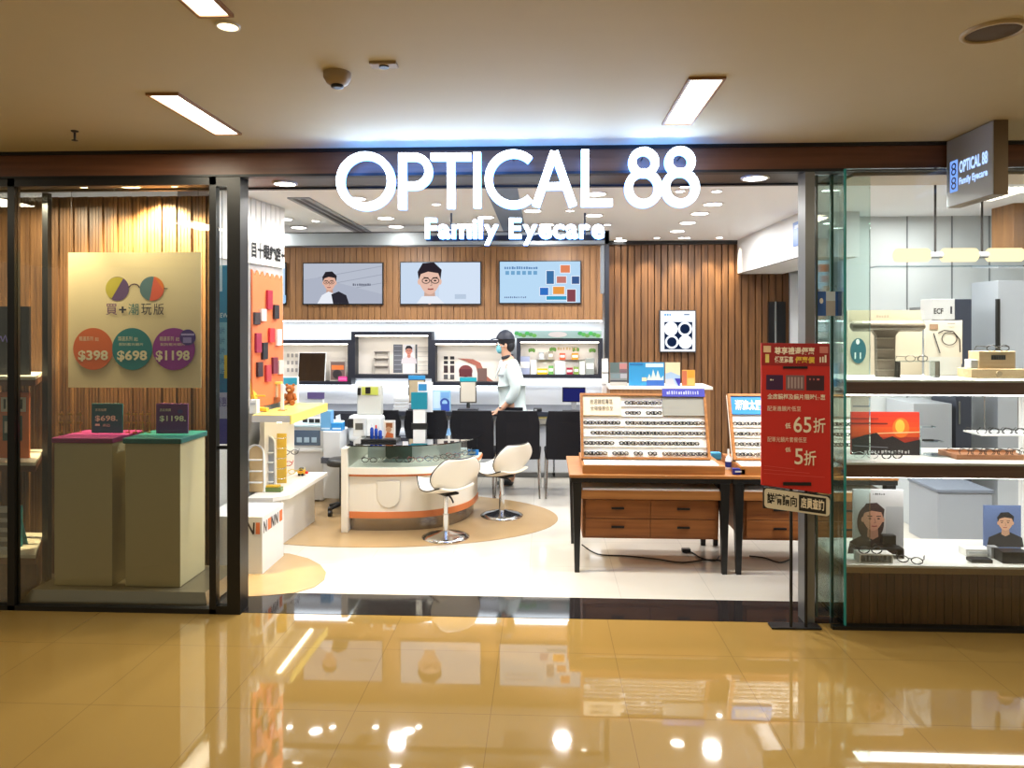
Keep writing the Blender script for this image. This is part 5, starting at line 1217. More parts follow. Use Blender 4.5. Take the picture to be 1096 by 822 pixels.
# ================================================================= ROUND COUNTER
cv = thing('round_counter', 'curved cream counter with orange stripes and a glass display top', 'counter', (-1.2, 6.4, 0))
front = [(-1.66, 6.0), (-1.45, 5.99), (-1.2, 6.01), (-1.0, 6.06), (-.87, 6.14), (-.76, 6.25), (-.68, 6.4), (-.64, 6.58), (-.63, 6.75)]
def smooth(pts, k=4):
    out = []
    P = [Vector(p) for p in pts]
    for i in range(len(P) - 1):
        p0, p1, p2, p3 = P[max(i - 1, 0)], P[i], P[i + 1], P[min(i + 2, len(P) - 1)]
        for j in range(k):
            t = j / k; out.append(.5 * ((2 * p1) + (p2 - p0) * t + (2 * p0 - 5 * p1 + 4 * p2 - p3) * t * t + (3 * p1 - p0 - 3 * p2 + p3) * t ** 3))
    return out + [P[-1]]
fr = smooth(front); back = [Vector((-.75, 6.9)), Vector((-1.0, 7.0)), Vector((-1.66, 7.0))]
def outl(off):
    res = []
    for i, p in enumerate(fr):
        a = fr[max(i - 1, 0)]; b = fr[min(i + 1, len(fr) - 1)]; t = (b - a).normalized(); res.append(p + Vector((t.y, -t.x)) * off)
    return res
def closed(off): return outl(off) + [Vector((-.8, 6.93)), Vector((-1.0, 6.99)), Vector((-1.66, 6.99))]
MB().prism(closed(-.04), 0.004, .12).build('kick_plate', M((150, 140, 128), .25, .8), cv)
MB().prism(closed(0), .12, .50).build('body', CREAM, cv)
def band(off, z0, z1, mat, nm, i0=0, i1=None):
    a = outl(off)[i0:i1]; b = outl(off - .01)[i0:i1]; n = len(a); mb = MB()
    mb.add([(p.x, p.y, z0) for p in a] + [(p.x, p.y, z1) for p in a] + [(p.x, p.y, z0) for p in b] + [(p.x, p.y, z1) for p in b],
           [f for i in range(n - 1) for f in ((i, i + 1, n + i + 1, n + i), (n + i, n + i + 1, 3 * n + i + 1, 3 * n + i), (i + 1, i, 2 * n + i, 2 * n + i + 1))], mat)
    return mb.build(nm, None, cv)
OS = M((214, 124, 70), .4)
band(.006, .12, .175, OS, 'orange_stripe'); band(.006, .475, .50, OS, 'orange_stripe')
MB().prism(closed(.03), .501, .555).build('deck', CREAM, cv)
MB().box((-1.72, 5.955, .004), (-1.662, 7.0, .72)).build('end_panel', CREAM, cv, .006)
# right part raised rim with orange stripe
band(.04, .50, .556, CREAM, 'rim')
band(.048, .52, .545, OS, 'orange_stripe', 20)
# glass case
ga = outl(.01); n = len(ga)
mb = MB(); mb.add([(p.x, p.y, .556) for p in ga] + [(p.x, p.y, .74) for p in ga], [(i, i + 1, n + i + 1, n + i) for i in range(n - 1)]); mb.build('front_glass', CASEGL, cv)
MB().prism(closed(.07), .741, .751).build('glass_top', glass('counter_top_glass', (240, 248, 246), 1.8, .10), cv)
MB().box((-1.6, 6.4, .556), (-.75, 6.42, .735)).build('divider', M((190, 196, 196), .3), cv)
# engraved shields
mb = MB()
for (cxp, w_, yy) in ((-1.32, .1, 5.984),):
    pts = [(cxp - w_, .44), (cxp + w_, .44), (cxp + w_ * .95, .28), (cxp + w_ * .6, .23), (cxp, .21), (cxp - w_ * .6, .23), (cxp - w_ * .95, .28)]
    mb.prismY(pts, yy, 5.999)
mb.build('drawer_front', M((222, 216, 202), .35), cv, .003)
# items inside
random.seed(11)
IM = [M(q, .35) for q in ((90, 80, 76), (200, 196, 190), (150, 130, 120), (60, 60, 64), (180, 60, 60), (70, 120, 170))]
for i in range(14):
    s = i / 13
    q = outl(-.09)[int(3 + s * 24)]
    glasses('thin' if i % 3 else 'thick', IM[i % 6], 'eyeglasses lying inside the glass top of the round counter', 'eyeglasses in the round counter', (q.x, q.y, .60), (0, 0, random.uniform(-.3, .3)))
for k, (x, y, q, lb) in enumerate(((-.66, 6.62, (40, 130, 210), 'bright blue pack at the far curve of the glass counter'), (-.78, 6.72, (206, 214, 222), 'white pack beside the blue one in the glass counter'), (-.9, 6.8, (150, 190, 214), 'pale blue pack in the glass counter'))):
    t = thing('lens_pack', lb, 'pack', (x, y, .556)); MB().box((x - .05, y - .03, .557), (x + .05, y + .03, .6)).build('carton', M(q, .4), t, .002); MB().box((x - .03, y - .032, .57), (x + .03, y - .03, .59)).build('label', WHITE, t)
t = thing('display_tray', 'green tinted glasses tray inside the glass counter', 'tray', (-1.3, 6.2, .556))
MB().box((-1.42, 6.2, .557), (-1.18, 6.32, .565)).build('base', M((120, 140, 134), .3), t); MB().box((-1.42, 6.3205, .557), (-1.18, 6.335, .68)).build('back', M((60, 90, 84), .3), t)
# things on the glass
zt = .752
t = thing('black_tray', 'flat black counter tray carrying blue bottles and a framed photo', 'tray', (XX(406, 6.1), 6.15, zt))
X0, X1 = XX(386, 6.1), XX(424, 6.1); MB().box((X0, 6.1, zt), (X1, 6.3, zt + .012)).build('base', BLACK, t, .002); MB().box((X0, 6.1, zt + .0125), (X1, 6.108, zt + .022)).build('rim', BLACK, t); MB().box((X0, 6.292, zt + .0125), (X1, 6.3, zt + .022)).build('rim', BLACK, t)
for k, (px, h) in enumerate(((398, .13), (402.5, .12), (407, .1))):
    Y = 6.2; X = XX(px, Y); t = thing('bottle', ('tall blue spray bottle at the end of the black tray', 'blue bottle with a red cap in the middle of the black tray', 'short blue bottle nearest the framed photo')[k], 'bottle', (X, Y, zt + .013))
    MB().lathe((X, Y, zt + .013), [(.014, 0), (.016, .006), (.016, h * .65), (.008, h * .78)]).build('body', M((30, 70, 170), .25), t)
    MB().cyl((X, Y, zt + .013 + h * .78), (X, Y, zt + .013 + h), .008).build('cap', M((200, 60, 60) if k == 1 else (230, 230, 236), .4), t)
def aPh(p): p.rect(411.5, 452, 421.5, 471, c(236, 224, 206)); p.rect(413, 453, 420, 459, c(150, 90, 50)); p.ell(416, 461, 3, 3.5, c(196, 150, 110)); p.poly([(412, 471), (414, 464), (421, 466), (421, 471)], c(206, 110, 60))
easel_card(410, 450, 423, 472, 6.22, zt + .013, WHITE, 'photo_frame', 'small white framed photo on the black counter tray', 'photo frame', aPh)
t = thing('acrylic_sign', 'white pillar shaped eye model holder at the end of the glass counter', 'holder', (XX(386, 6.4), 6.4, zt))
X0, X1 = XX(378, 6.4), XX(391, 6.4); z2 = ZZ(385, 447, 6.4)
MB().box((X0, 6.4, zt), (X1, 6.48, z2)).build('body', M((216, 220, 220), .35), t, .008); MB().box((X0 + .02, 6.395, z2 - .11), (X1 - .02, 6.4, z2 - .05)).build('window', M((90, 90, 84), .3), t, .002)
t = thing('desk_display', 'turquoise topped white desk display on a black foot behind the glass counter', 'display stand', (XX(448, 7.08), 7.08, 0))
X0, X1 = XX(440, 7.08), XX(457, 7.08)
MB().box((X0, 7.08, ZZ(448, 438, 7.08)), (X1, 7.11, ZZ(448, 420, 7.08))).build('header', M((24, 130, 150), .4), t)
MB().box((X0 + .02, 7.082, ZZ(448, 453, 7.08)), (X1 - .02, 7.108, ZZ(448, 438.5, 7.08))).build('panel', WHITE, t)
MB().box((X0 + .0, 7.082, ZZ(448, 462, 7.08)), (X1 - .0, 7.13, ZZ(448, 453.5, 7.08))).build('foot', DARK, t)
MB().cyl(((X0 + X1) / 2, 7.1, .02), ((X0 + X1) / 2, 7.1, ZZ(448, 462.2, 7.08)), .018).build('pole', GREY, t); MB().lathe(((X0 + X1) / 2, 7.1, 0), [(.05, 0), (.05, .01), (.02, .02)]).build('base', GREY, t)
t = thing('white_panel_stand', 'narrow white panel stand with a blue strip beside the turquoise topped display', 'panel stand', (XX(462, 7.14), 7.14, 0))
X0, X1 = XX(447, 7.14), XX(463, 7.14)
MB().box((X0, 7.14, ZZ(455, 441, 7.14)), (X1, 7.16, ZZ(455, 409, 7.14))).build('panel', M((226, 230, 234), .4), t); MB().box((X0 + .01, 7.137, ZZ(452, 418, 7.14)), (X1 - .06, 7.14, ZZ(452, 411, 7.14))).build('strip', M((50, 130, 180), .4), t)
MB().cyl(((X0 + X1) / 2, 7.15, .02), ((X0 + X1) / 2, 7.15, ZZ(455, 441, 7.14)), .015).build('pole', GREY, t); MB().lathe(((X0 + X1) / 2, 7.15, 0), [(.05, 0), (.05, .01), (.02, .02)]).build('base', GREY, t)

# ================================================================= STOOLS
def shell_stool():
    t = thing('shell_stool', 'x', 'stool', (0, 0, 0))
    SH = M((236, 230, 216), .3); n, m = 14, 10
    # seat: scooped sheet that curls up at the front (faces -x) ; local x: front at -x, back at +x
    def sheet(fn, nm):
        mb = MB(); vs = [fn(i / n, j / m) for i in range(n + 1) for j in range(m + 1)]
        mb.add(vs, [(i * (m + 1) + j, (i + 1) * (m + 1) + j, (i + 1) * (m + 1) + j + 1, i * (m + 1) + j + 1) for i in range(n) for j in range(m)], None, True)
        o = mb.build(nm, SH, t); s = o.modifiers.new('solid', 'SOLIDIFY'); s.thickness = .022; s.offset = 0
        b = o.modifiers.new('sub', 'SUBSURF'); b.levels = 1; b.render_levels = 2; return o
    def seat(u, v):
        x = -.24 + .44 * u; w = .2 * (1 - .55 * max(0, .35 - u) ** 1.2 * 2) * (1 - .35 * max(0, u - .75) * 2)
        y = (v - .5) * 2; z = .44 + .09 * max(0, .3 - u) ** 1.5 * 4 * .6 - .05 * math.sin(PI * min(1, u * 1.1)) + .03 * y * y
        return (x, y * w, z)
    def backs(u, v):
        y = (v - .5) * 2; w = .25 * math.sin(PI * (.16 + .70 * u)) ** .7
        return (.16 + .10 * u - .07 * y * y * (1 - .3 * u), y * w, .44 + .27 * u)
    sheet(seat, 'seat'); sheet(backs, 'backrest')
    # thin dark piping round the shell edges
    bd = [Vector(backs(1e-3, v / 8)) for v in range(9)] + [Vector(backs(u / 10, 1)) for u in range(1, 11)] + [Vector(backs(1, 1 - v / 8)) for v in range(1, 9)] + [Vector(backs(1 - u / 10, 0)) for u in range(1, 10)]
    MB().tube(bd, .0055, None, 6, True).build('piping', DARK, t)
    for v in (0, 1): MB().tube([Vector(seat(u / 12, v)) for u in range(0, 12)], .0055, None, 6).build('piping', DARK, t)
    MB().tube([(.17 - .07 * q * q, q * .16, .445 + .02 * q * q) for q in [-1 + .2 * i for i in range(11)]], .007, None, 6).build('seam', DARK, t)
    MB().box((-.1, -.07, .375), (.1, .07, .395)).build('mount_plate', BLACK, t, .006)
    MB().tube([(.02, .0, .385), (.16, -.05, .37), (.2, -.06, .345)], .008).build('lever', BLACK, t)
    MB().cyl((0, 0, .2), (0, 0, .378), .02, .02).build('gas_lift', CHROME, t); MB().cyl((0, 0, .05), (0, 0, .2), .028, .026).build('column', CHROME, t)
    MB().lathe((0, 0, 0), [(.2, 0), (.205, .008), (.16, .025), (.07, .045), (.03, .06)]).build('base', CHROME, t)
    return t
st = shell_stool()
g = G(478, 573); st.location = (g.x, 5.88, 0); st.rotation_euler = (0, 0, math.radians(-48)); st['label'] = 'cream shell stool on a chrome base directly in front of the curved counter'; st['group'] = 'cream shell stools'; st.scale = (.97, .97, .97)
g = G(537, 552); dup(st, (g.x, g.y, 0), math.radians(-42), 'cream shell stool on a chrome base standing alone past the end of the curved counter', 'cream shell stools')

# ================================================================= BLACK CHAIRS
def black_chair():
    t = thing('upholstered_chair', 'x', 'chair', (0, 0, 0)); BF = M((22, 22, 27), .7, 0, 0, .2, .1)
    # back faces -y (towards the mall), seat extends to +y
    mb = MB(); n = 8
    rows = []
    for z, y in ((.40, .0), (.58, -.012), (.78, -.03), (.895, -.045)):
        rows.append((z, y))
    L = []
    for z, y in rows:
        w = .225 if z < .8 else .2
        ring = [Vector((w * math.cos(a) if abs(math.cos(a)) < 1 else w, 0, 0)) for a in (0,)]
        L.append([Vector((-w, y, z)), Vector((-w * .5, y - .015, z)), Vector((w * .5, y - .015, z)), Vector((w, y, z)), Vector((w, y + .05, z)), Vector((-w, y + .05, z))])
    mb.ring(L, None, False); mb.build('backrest', BF, t, .01)
    MB().box((-.23, .055, .40), (.23, .48, .46)).build('seat', BF, t, .015)
    for sx_ in (-1, 1):
        MB().tube([(sx_ * .21, .02, .41), (sx_ * .225, -.03, .005)], .011).build('leg', CHROME, t); MB().tube([(sx_ * .21, .45, .40), (sx_ * .225, .47, .005)], .011).build('leg', CHROME, t)
    return t
bc = black_chair(); first = True
for px, py, rz, lb in ((608, 526, .03, 'black upholstered chair facing the laptop on the worktop'), (554, 526, -.02, 'black upholstered chair in front of the masked person'), (505, 526, .0, 'black upholstered chair under the turquoise capped mirror'), (456, 526, 0, 'black upholstered chair behind the blue emblem stand'), (406, 526, 0, 'black upholstered chair beneath the leaflet rack')):
    X = XX(px, 7.25)
    if first: bc.location = (X, 7.25, 0); bc.rotation_euler = (0, 0, rz); bc['label'] = lb; bc['group'] = 'black chairs along the worktop'; first = False
    else: dup(bc, (X, 7.25, 0), rz, lb, 'black chairs along the worktop')
t = thing('dark_panel_screen', 'low dark modesty panel under the worktop near the column', 'panel', (XX(340, 7.85), 7.85, 0))
MB().box((XX(300, 7.85), 7.82, 0), (XX(415, 7.85), 7.85, .79)).build('board', NAVY, t); MB().box((XX(300, 7.85), 7.80, .0), (XX(415, 7.85), 7.819, .04)).build('foot_rail', BLACK, t)

# ================================================================= DISPLAY TABLES
TT = .70
def table(x0, x1, y0, y1, lb):
    t = thing('display_table', lb, 'table', ((x0 + x1) / 2, (y0 + y1) / 2, 0), 'wooden display tables')
    MB().box((x0 - .01, y0, TT - .022), (x1, y1, TT)).build('tabletop', WOOD_OAK, t, .004)
    MB().box((x0, y0 + .005, TT - .055), (x1 - .005, y0 + .03, TT - .0225)).box((x0, y1 - .03, TT - .055), (x1 - .005, y1 - .005, TT - .0225)).box((x0, y0 + .031, TT - .055), (x0 + .03, y1 - .031, TT - .0225)).box((x1 - .035, y0 + .031, TT - .055), (x1 - .005, y1 - .031, TT - .0225)).build('apron', BLACK, t)
    for a in (x0 + .045, x1 - .05):
        for b in (y0 + .035, y1 - .035):
            w0, w1 = .032, .017; mb = MB()
            r = lambda z, w: [Vector((a - w, b - w, z)), Vector((a + w, b - w, z)), Vector((a + w, b + w, z)), Vector((a - w, b + w, z))]
            mb.ring([r(0.0, w1), r(TT - .056, w0)], None, False); mb.build('leg', BLACK, t)
    return t
ya, yb = 5.06, 5.8
tx0, tx1 = XX(611, ya), XX(784, ya)
table(tx0, tx1, ya, yb, 'wooden display table on black tapered legs with the wide framed eyewear case')
t2x0, t2x1 = tx1 + .004, tx1 + .004 + 1.14
table(t2x0, t2x1, ya, yb, 'wooden display table on black tapered legs partly hidden by the red sign')
def drawers(x0, x1, lb):
    # the shallow drawer chest hangs under the tabletop on brackets
    y0, y1 = 5.1, 5.68; zb, zt = .235, .60
    t = thing('drawer_unit', lb, 'drawer unit', ((x0 + x1) / 2, 5.4, zb))
    MB().box((x0, y0 + .02, zb), (x1, y1, zt - .075)).build('carcass', WOOD_DRAW, t, .002)
    MB().box((x0 - .01, y0 - .03, zt - .074), (x1 + .01, y1, zt - .012)).build('tray_front', WOOD_OAK, t, .002)
    MB().box((x0 + .0, y0 - .02, zt - .0115), (x1, y1 - .01, zt)).build('tray_top', M((236, 238, 236), .4), t)
    mx = (x0 + x1) / 2; zm = (zb + zt - .075) / 2
    for (a, b) in ((x0 + .02, mx - .002), (mx + .002, x1 - .02)):
        for (p_, q_) in ((zb + .02, zm - .003), (zm + .003, zt - .085)):
            d = MB().box((a, y0 + .004, p_), (b, y0 + .019, q_)).build('drawer', WOOD_DRAW, t, .002)
            m_ = (a + b) / 2; k_ = (p_ + q_) / 2 + .008
            MB().box((m_ - .045, y0 - .012, k_ - .007), (m_ + .045, y0 - .004, k_ + .007)).box((m_ - .04, y0 - .004, k_ - .005), (m_ - .03, y0 + .004, k_ + .005)).box((m_ + .03, y0 - .004, k_ - .005), (m_ + .04, y0 + .004, k_ + .005)).build('handle', BLACK, d)
    MB().box((x0 + .1, 5.3, zt + .001), (x0 + .14, 5.5, TT - .0225)).box((x1 - .14, 5.3, zt + .001), (x1 - .1, 5.5, TT - .0225)).build('bracket', BLACK, t)
    return t
drawers(tx0 + .085, tx1 - .085, 'four drawer wooden unit with black handles under the table of the wide eyewear case')
drawers(t2x0 + .085, t2x1 - .085, 'four drawer wooden unit with black handles under the table behind the red sign')
def case(x0, x1, px_head, lb, grp, head):
    """sloping framed tray board with a flat tray base"""
    yb0, yb1 = 5.1, 5.62; zb = TT + .001
    t = thing('eyewear_case', lb, 'eyewear display case', ((x0 + x1) / 2, 5.4, zb))
    MB().box((x0, yb0, zb), (x1, yb1, zb + .06)).build('base', WOOD_OAK, t, .003)
    MB().box((x0 + .015, yb0 + .006, zb + .0605), (x1 - .04, yb0 + .2, zb + .066)).build('white_top', M((244, 244, 240), .35), t)
    # board leaning back
    A = Vector((x0, yb0 + .2, zb + .065)); up_ = Vector((0, .17, .47)); wv = Vector((x1 - x0 - .06, 0, 0)); nn = up_.cross(wv).normalized()
    if nn.y > 0: nn = -nn
    def bx(u0, u1, v0, v1, n0, n1, mat, nm, par=t):
        mb = MB(); vs = [A + wv * u + up_ * v + nn * k for k in (n0, n1) for u, v in ((u0, v0), (u1, v0), (u1, v1), (u0, v1))]
        mb.add(vs, [(0, 1, 2, 3), (7, 6, 5, 4), (0, 4, 5, 1), (1, 5, 6, 2), (2, 6, 7, 3), (3, 7, 4, 0)], mat); return mb.build(nm, None, par, fix=True)
    bx(0, 1, 0, 1, -.02, 0, M((248, 244, 232), .5), 'backboard')
    for i, (a, b, cc, d) in enumerate(((0, .02, 0, 1), (.98, 1, 0, 1), (.021, .979, 0, .03), (.021, .979, .965, 1))): bx(a, b, cc, d, .0005, .03, WOOD_OAK, 'frame_rail')
    rows, colsn = 6, 6
    for r in range(1, 6): bx(.022 if r < 4 else .33, .978 if r < 4 else .65, .04 + r * .154 - .008, .04 + r * .154 + .004, .0005, .014, M((250, 246, 236), .4), 'row_shelf')
    head(t, bx, Pic, A, up_, wv, nn)
    # eyewear laid in the rows
    rx = math.atan2(.17, .47)
    random.seed(5 + int(x0 * 10))
    N = 6 if colsn else 0
    tot = 24
    shades = [M(q, .35) for q in ((24, 22, 24), (54, 44, 40), (84, 78, 76), (40, 36, 38), (110, 92, 76), (20, 20, 22))]
    for r in range(6):
        for k in range(17):
            u = .06 + k * .0553; 
            if r >= 4 and (u < .34 or u > .65): continue
            if random.random() < .08: continue
            q = A + wv * u + up_ * (.04 + r * .154 + .05) + nn * .008
            glasses('mini', shades[(k * 5 + r * 3 + k // 3) % 6], 'small eyeglass frame laid in ' + lb.split(' with')[0], grp, q, (-rx, 0, 0), .46)
    return t
def sub_pic(A, up_, wv, nn, k=.024): return Pic(0, 0, 100, 100, A + up_ + nn * k, A + up_ + wv + nn * k, A + nn * k, nrm=nn)
def h1(t, bx, Pic, A, up_, wv, nn):
    bx(.022, .325, .66, .965, .001, .02, M((244, 226, 188), .5), 'title_card'); bx(.655, .985, .66, .945, .001, .02, M((150, 148, 136), .4), 'grey_panel'); bx(.655, .99, .945, 1.07, .031, .036, M((64, 66, 160), .4), 'violet_header')
    p = sub_pic(A, up_, wv, nn, .0205); p.text('自選鏡框專區', 8, 9, 18, 8, M((70, 60, 50))); p.text('全場優惠低至', 8, 20, 18, 7, M((90, 76, 60))); p.build('title_text', t)
    p = sub_pic(A, up_, wv, nn, .0365); p.marks(69, -4, 26, 6, 14, M((180, 186, 236))); p.build('header_text', t)
_gl['mini'] = None
o = glasses_mb(r=.0085, seg=4, n=10, temple=.06, h=.055).build('eyeglasses', DARK); o.data.name = 'eyeglass_frame_mini'; tag(o, 'small eyeglass frame laid in wide framed eyewear case', 'eyeglasses'); _gl['mini'] = o
o.location = (tx0 + .12, 5.32, TT + .66)
_mini = {}
def glasses(kind, mat, label, group, loc, rot=(0, 0, 0), sc=1, name='eyeglasses', _g=glasses):
    if kind == 'mini':
        k = mat.name
        new = bpy.data.objects.new('eyeglasses', _mini.setdefault(k, _gl['mini'].data.copy())); _mini[k].materials[0] = mat; COL.objects.link(new)
        tag(new, label, 'eyeglasses', group); new.location = loc; new.rotation_euler = rot; new.scale = (sc,) * 3; return new
    return _g(kind, mat, label, group, loc, rot, sc, name)
case(tx0 + .085, tx1 - .04, 0, 'wide wood framed sloping eyewear case with a grey and violet header', 'small frames in the wide eyewear case', h1)
def h2(t, bx, Pic, A, up_, wv, nn):
    bx(.022, .325, .69, .965, .001, .02, M((34, 130, 210), .4), 'blue_header'); bx(.655, .985, .66, .945, .001, .02, M((150, 148, 136), .4), 'grey_panel')
    p = sub_pic(A, up_, wv, nn, .0205); p.text('潮流太陽鏡', 5, 9, 26, 16, PW, .03); p.build('header_text', t)
case(t2x0 + .06, t2x1 - .04, 0, 'wood framed sloping eyewear case with a bright blue header behind the red sign', 'small frames in the blue headed eyewear case', h2)
bpy.data.objects.remove(_gl['mini'])
# bottles between the cases
X = XX(783, 5.25)
t = thing('spray_bottle', 'white spray bottle with a blue label between the two eyewear cases', 'bottle', (X, 5.28, TT))
MB().lathe((X - .01, 5.3, TT + .001), [(.02, 0), (.022, .008), (.022, .08), (.01, .1)]).build('body', M((226, 230, 236), .3), t); MB().lathe((X - .01, 5.3, TT + .0), [(.0228, .02), (.0228, .06)]).build('label', M((30, 50, 120), .4), t)
MB().cyl((X - .01, 5.3, TT + .1), (X - .01, 5.3, TT + .15), .007).build('nozzle', WHITE, t)
t = thing('blue_pack', 'small dark blue pack at the table edge between the two eyewear cases', 'pack', (X, 5.12, TT))
MB().box((X - .03, 5.1, TT + .001), (X + .06, 5.14, TT + .045)).build('carton', M((30, 40, 120), .3), t, .004); MB().box((X - .015, 5.098, TT + .02), (X + .03, 5.1, TT + .03)).build('label', LGREY, t)
t = thing('cleaning_cloth', 'light blue folded cloth pack behind the white spray bottle', 'cloth', (X - .1, 5.55, TT))
MB().box((X - .05, 5.66, TT + .001), (X + .03, 5.72, TT + .06)).build('fold', M((60, 150, 200), .6), t, .01)
# floor cables
def cable(pts, lb):
    P = smooth([Vector((q.x, q.y)) for q in pts], 5); mb = MB().tube([(p.x, p.y, .007) for p in P], .0055, None, 6); o = mb.build('cable', BLACK); tag(o, lb, 'cable')
cable([G(623, 583 + 1), G(640, 594), G(670, 596), G(700, 599), G(730, 603), G(755, 600), G(772, 601)], 'black power cable curling on the floor under the first display table')
cable([G(735, 590), G(742, 593), G(750, 598), G(765, 601), G(770, 596)], 'short black cable loop beside the black adapter on the floor')
cable([G(802, 596), G(818, 598), G(834, 603), G(845, 600)], 'black cable on the floor under the second display table')
g = G(734, 591); o = MB().box((g.x - .03, g.y - .02, .001), (g.x + .035, g.y + .02, .03)).build('power_adapter', BLACK, None, .004); tag(o, 'small black power adapter on the floor under the first display table', 'adapter')

# gondola with leaflets behind the table
Yg = 6.6
X0, X1 = XX(653, Yg), XX(763, Yg); zg = ZZ(700, 414, Yg)
t = thing('wooden_gondola', 'wooden shelf unit with a white top behind the wide eyewear case', 'shelf unit', ((X0 + X1) / 2, Yg + .2, 0))
MB().box((X0, Yg + .01, 0), (X1 - .02, Yg + .4, zg - .025)).build('carcass', WOOD_HEAD, t); MB().box((X0 - .01, Yg, zg - .0245), (X1, Yg + .42, zg)).build('top', M((220, 214, 206), .4), t)
def bk(x0, x1, y0, col, lb, art):
    return easel_card(x0, y0, x1, 413, Yg + .1, zg + .001, col, 'leaflet_board', lb, 'leaflet', art)
bk(653, 671.5, 388, M((120, 128, 128), .5), 'collage leaflet in grey and dusty pink on the wooden shelf unit', lambda p: (p.rect(653, 388, 663, 399, c(84, 100, 98)), p.rect(663, 389, 671, 395, c(176, 120, 118)), p.rect(663, 395, 671, 399, c(110, 90, 96)), p.rect(654, 400, 663, 405, c(110, 130, 134)), p.rect(664, 400, 671, 405, c(160, 160, 166)), p.rect(653, 407, 671, 409, c(60, 60, 64)), p.rect(653, 409, 671, 413, c(180, 176, 168))))
bk(673, 711, 388, M((40, 134, 184), .5), 'wide sky blue leaflet board with white peaks on the wooden shelf unit', lambda p: (p.rect(691, 389, 710, 393, c(190, 214, 230)), p.poly([(692, 407), (695, 400), (697, 405), (699, 395), (702, 404), (704, 396), (707, 405), (710, 402), (710, 407)], c(190, 206, 196)), p.rect(692, 407, 711, 413, c(40, 90, 164)), p.rect(687, 404, 692, 408, c(214, 196, 160)), p.rect(674, 389, 688, 391, c(24, 100, 150))))
bk(712, 728, 388, M((206, 196, 160), .5), 'sandy leaflet with blue wave shapes on the wooden shelf unit', lambda p: (p.poly([(712, 400), (718, 398), (728, 402), (728, 413), (712, 413)], c(150, 176, 200)), p.poly([(712, 406), (720, 405), (724, 413), (712, 413)], c(180, 180, 184)), p.poly([(722, 405), (728, 405), (728, 413), (726, 413)], c(40, 40, 150))))
bk(730, 744, 396, M((204, 150, 70), .5), 'short orange and rust leaflet at the end of the wooden shelf unit', lambda p: (p.rect(730, 397, 735, 412, c(170, 90, 60)), p.rect(736, 396, 743, 404, c(214, 140, 40)), p.rect(736, 405, 743, 412, c(206, 166, 90))))
# white catalogue tower beside the post
Y = 6.95
t = thing('catalogue_tower', 'narrow tower of white catalogue pockets beside the dark post', 'leaflet tower', (XX(648, Y), Y, 0))
X0, X1 = XX(644.5, Y), XX(651, Y)
MB().box((X0, Y + .02, 0), (X1, Y + .06, ZZ(648, 384, Y))).build('back', M((200, 196, 190), .4), t)
for k in range(7): MB().box((X0, Y, .62 + k * .115), (X1, Y + .019, .72 + k * .115)).build('pocket', M((224, 222, 216), .4), t)

# lightbox on the slats
Yl = YS - .06
X0, X1, zt, zb = R4(706, 332, 745, 377, Yl)
t = thing('lightbox_poster', 'small glowing white lightbox with four lens circles on the slatted wall', 'lightbox', ((X0 + X1) / 2, Yl, zb))
MB().box((X0, Yl, zb), (X1, YS + .0, zt)).build('housing', M((60, 60, 64), .4), t)
pp = Pic(706, 332, 745, 377, (X0, Yl, zt), (X1, Yl, zt), (X0, Yl, zb), nrm=(0, -1, 0), eps=.0006)
w1 = E((240, 246, 255), 1.5); n1 = E((34, 50, 86), .7)
pp.rect(707, 333, 744, 376, w1); pp.marks(711, 335, 8, 3, 3, E((120, 180, 230), 1)); pp.rect(732, 336, 738, 337.5, E((120, 140, 170), 1)); pp.rect(711, 344.5, 741, 374, n1)
pp.ell(718, 352, 7.3, 7.5, w1); pp.ell(718, 352, 6, 6.2, w1); pp.ell(733, 352, 7.5, 7.5, w1); pp.ell(733, 352, 5.3, 5.3, n1); pp.ell(719, 366, 7.2, 7.2, w1); pp.ell(719, 366, 5.2, 5.2, n1); pp.ell(733.5, 366, 7.3, 7.3, w1)
pp.build('glowing_face', t)
# dark door with handle in the slat wall
X0, X1 = XX(822, YS - .04), XX(840, YS - .04)
t = thing('dark_wall_cabinet', 'dark glass panel with a chrome edge on the slatted wall above the red sign', 'panel', ((X0 + X1) / 2, YS - .04, ZZ(830, 368, YS)))
MB().box((X0, YS - .07, ZZ(830, 370, YS)), (X1, YS - .021, ZZ(830, 323, YS))).build('panel', BLACK, t); MB().box((XX(829, YS - .08), YS - .085, ZZ(830, 368, YS)), (XX(831, YS - .08), YS - .071, ZZ(830, 323, YS))).build('chrome_edge', CHROME, t)
# blue sign hanging beside the bulkhead
Yb = 6.2
X0, X1, zt, zb = R4(837, 236, 844, 262, Yb)
t = thing('wall_sign', 'small blue notice high on the white bulkhead', 'sign', (xb - .01, Yb, zb))
g0, g1 = 6.4, 6.9
MB().box((xb - .012, 6.45, 2.5), (xb - .001, 6.75, 2.72)).build('plate', M((60, 110, 190), .4), t); MB().box((xb - .0135, 6.5, 2.66), (xb - .0125, 6.7, 2.69)).build('stripe', M((190, 205, 230), .4), t)
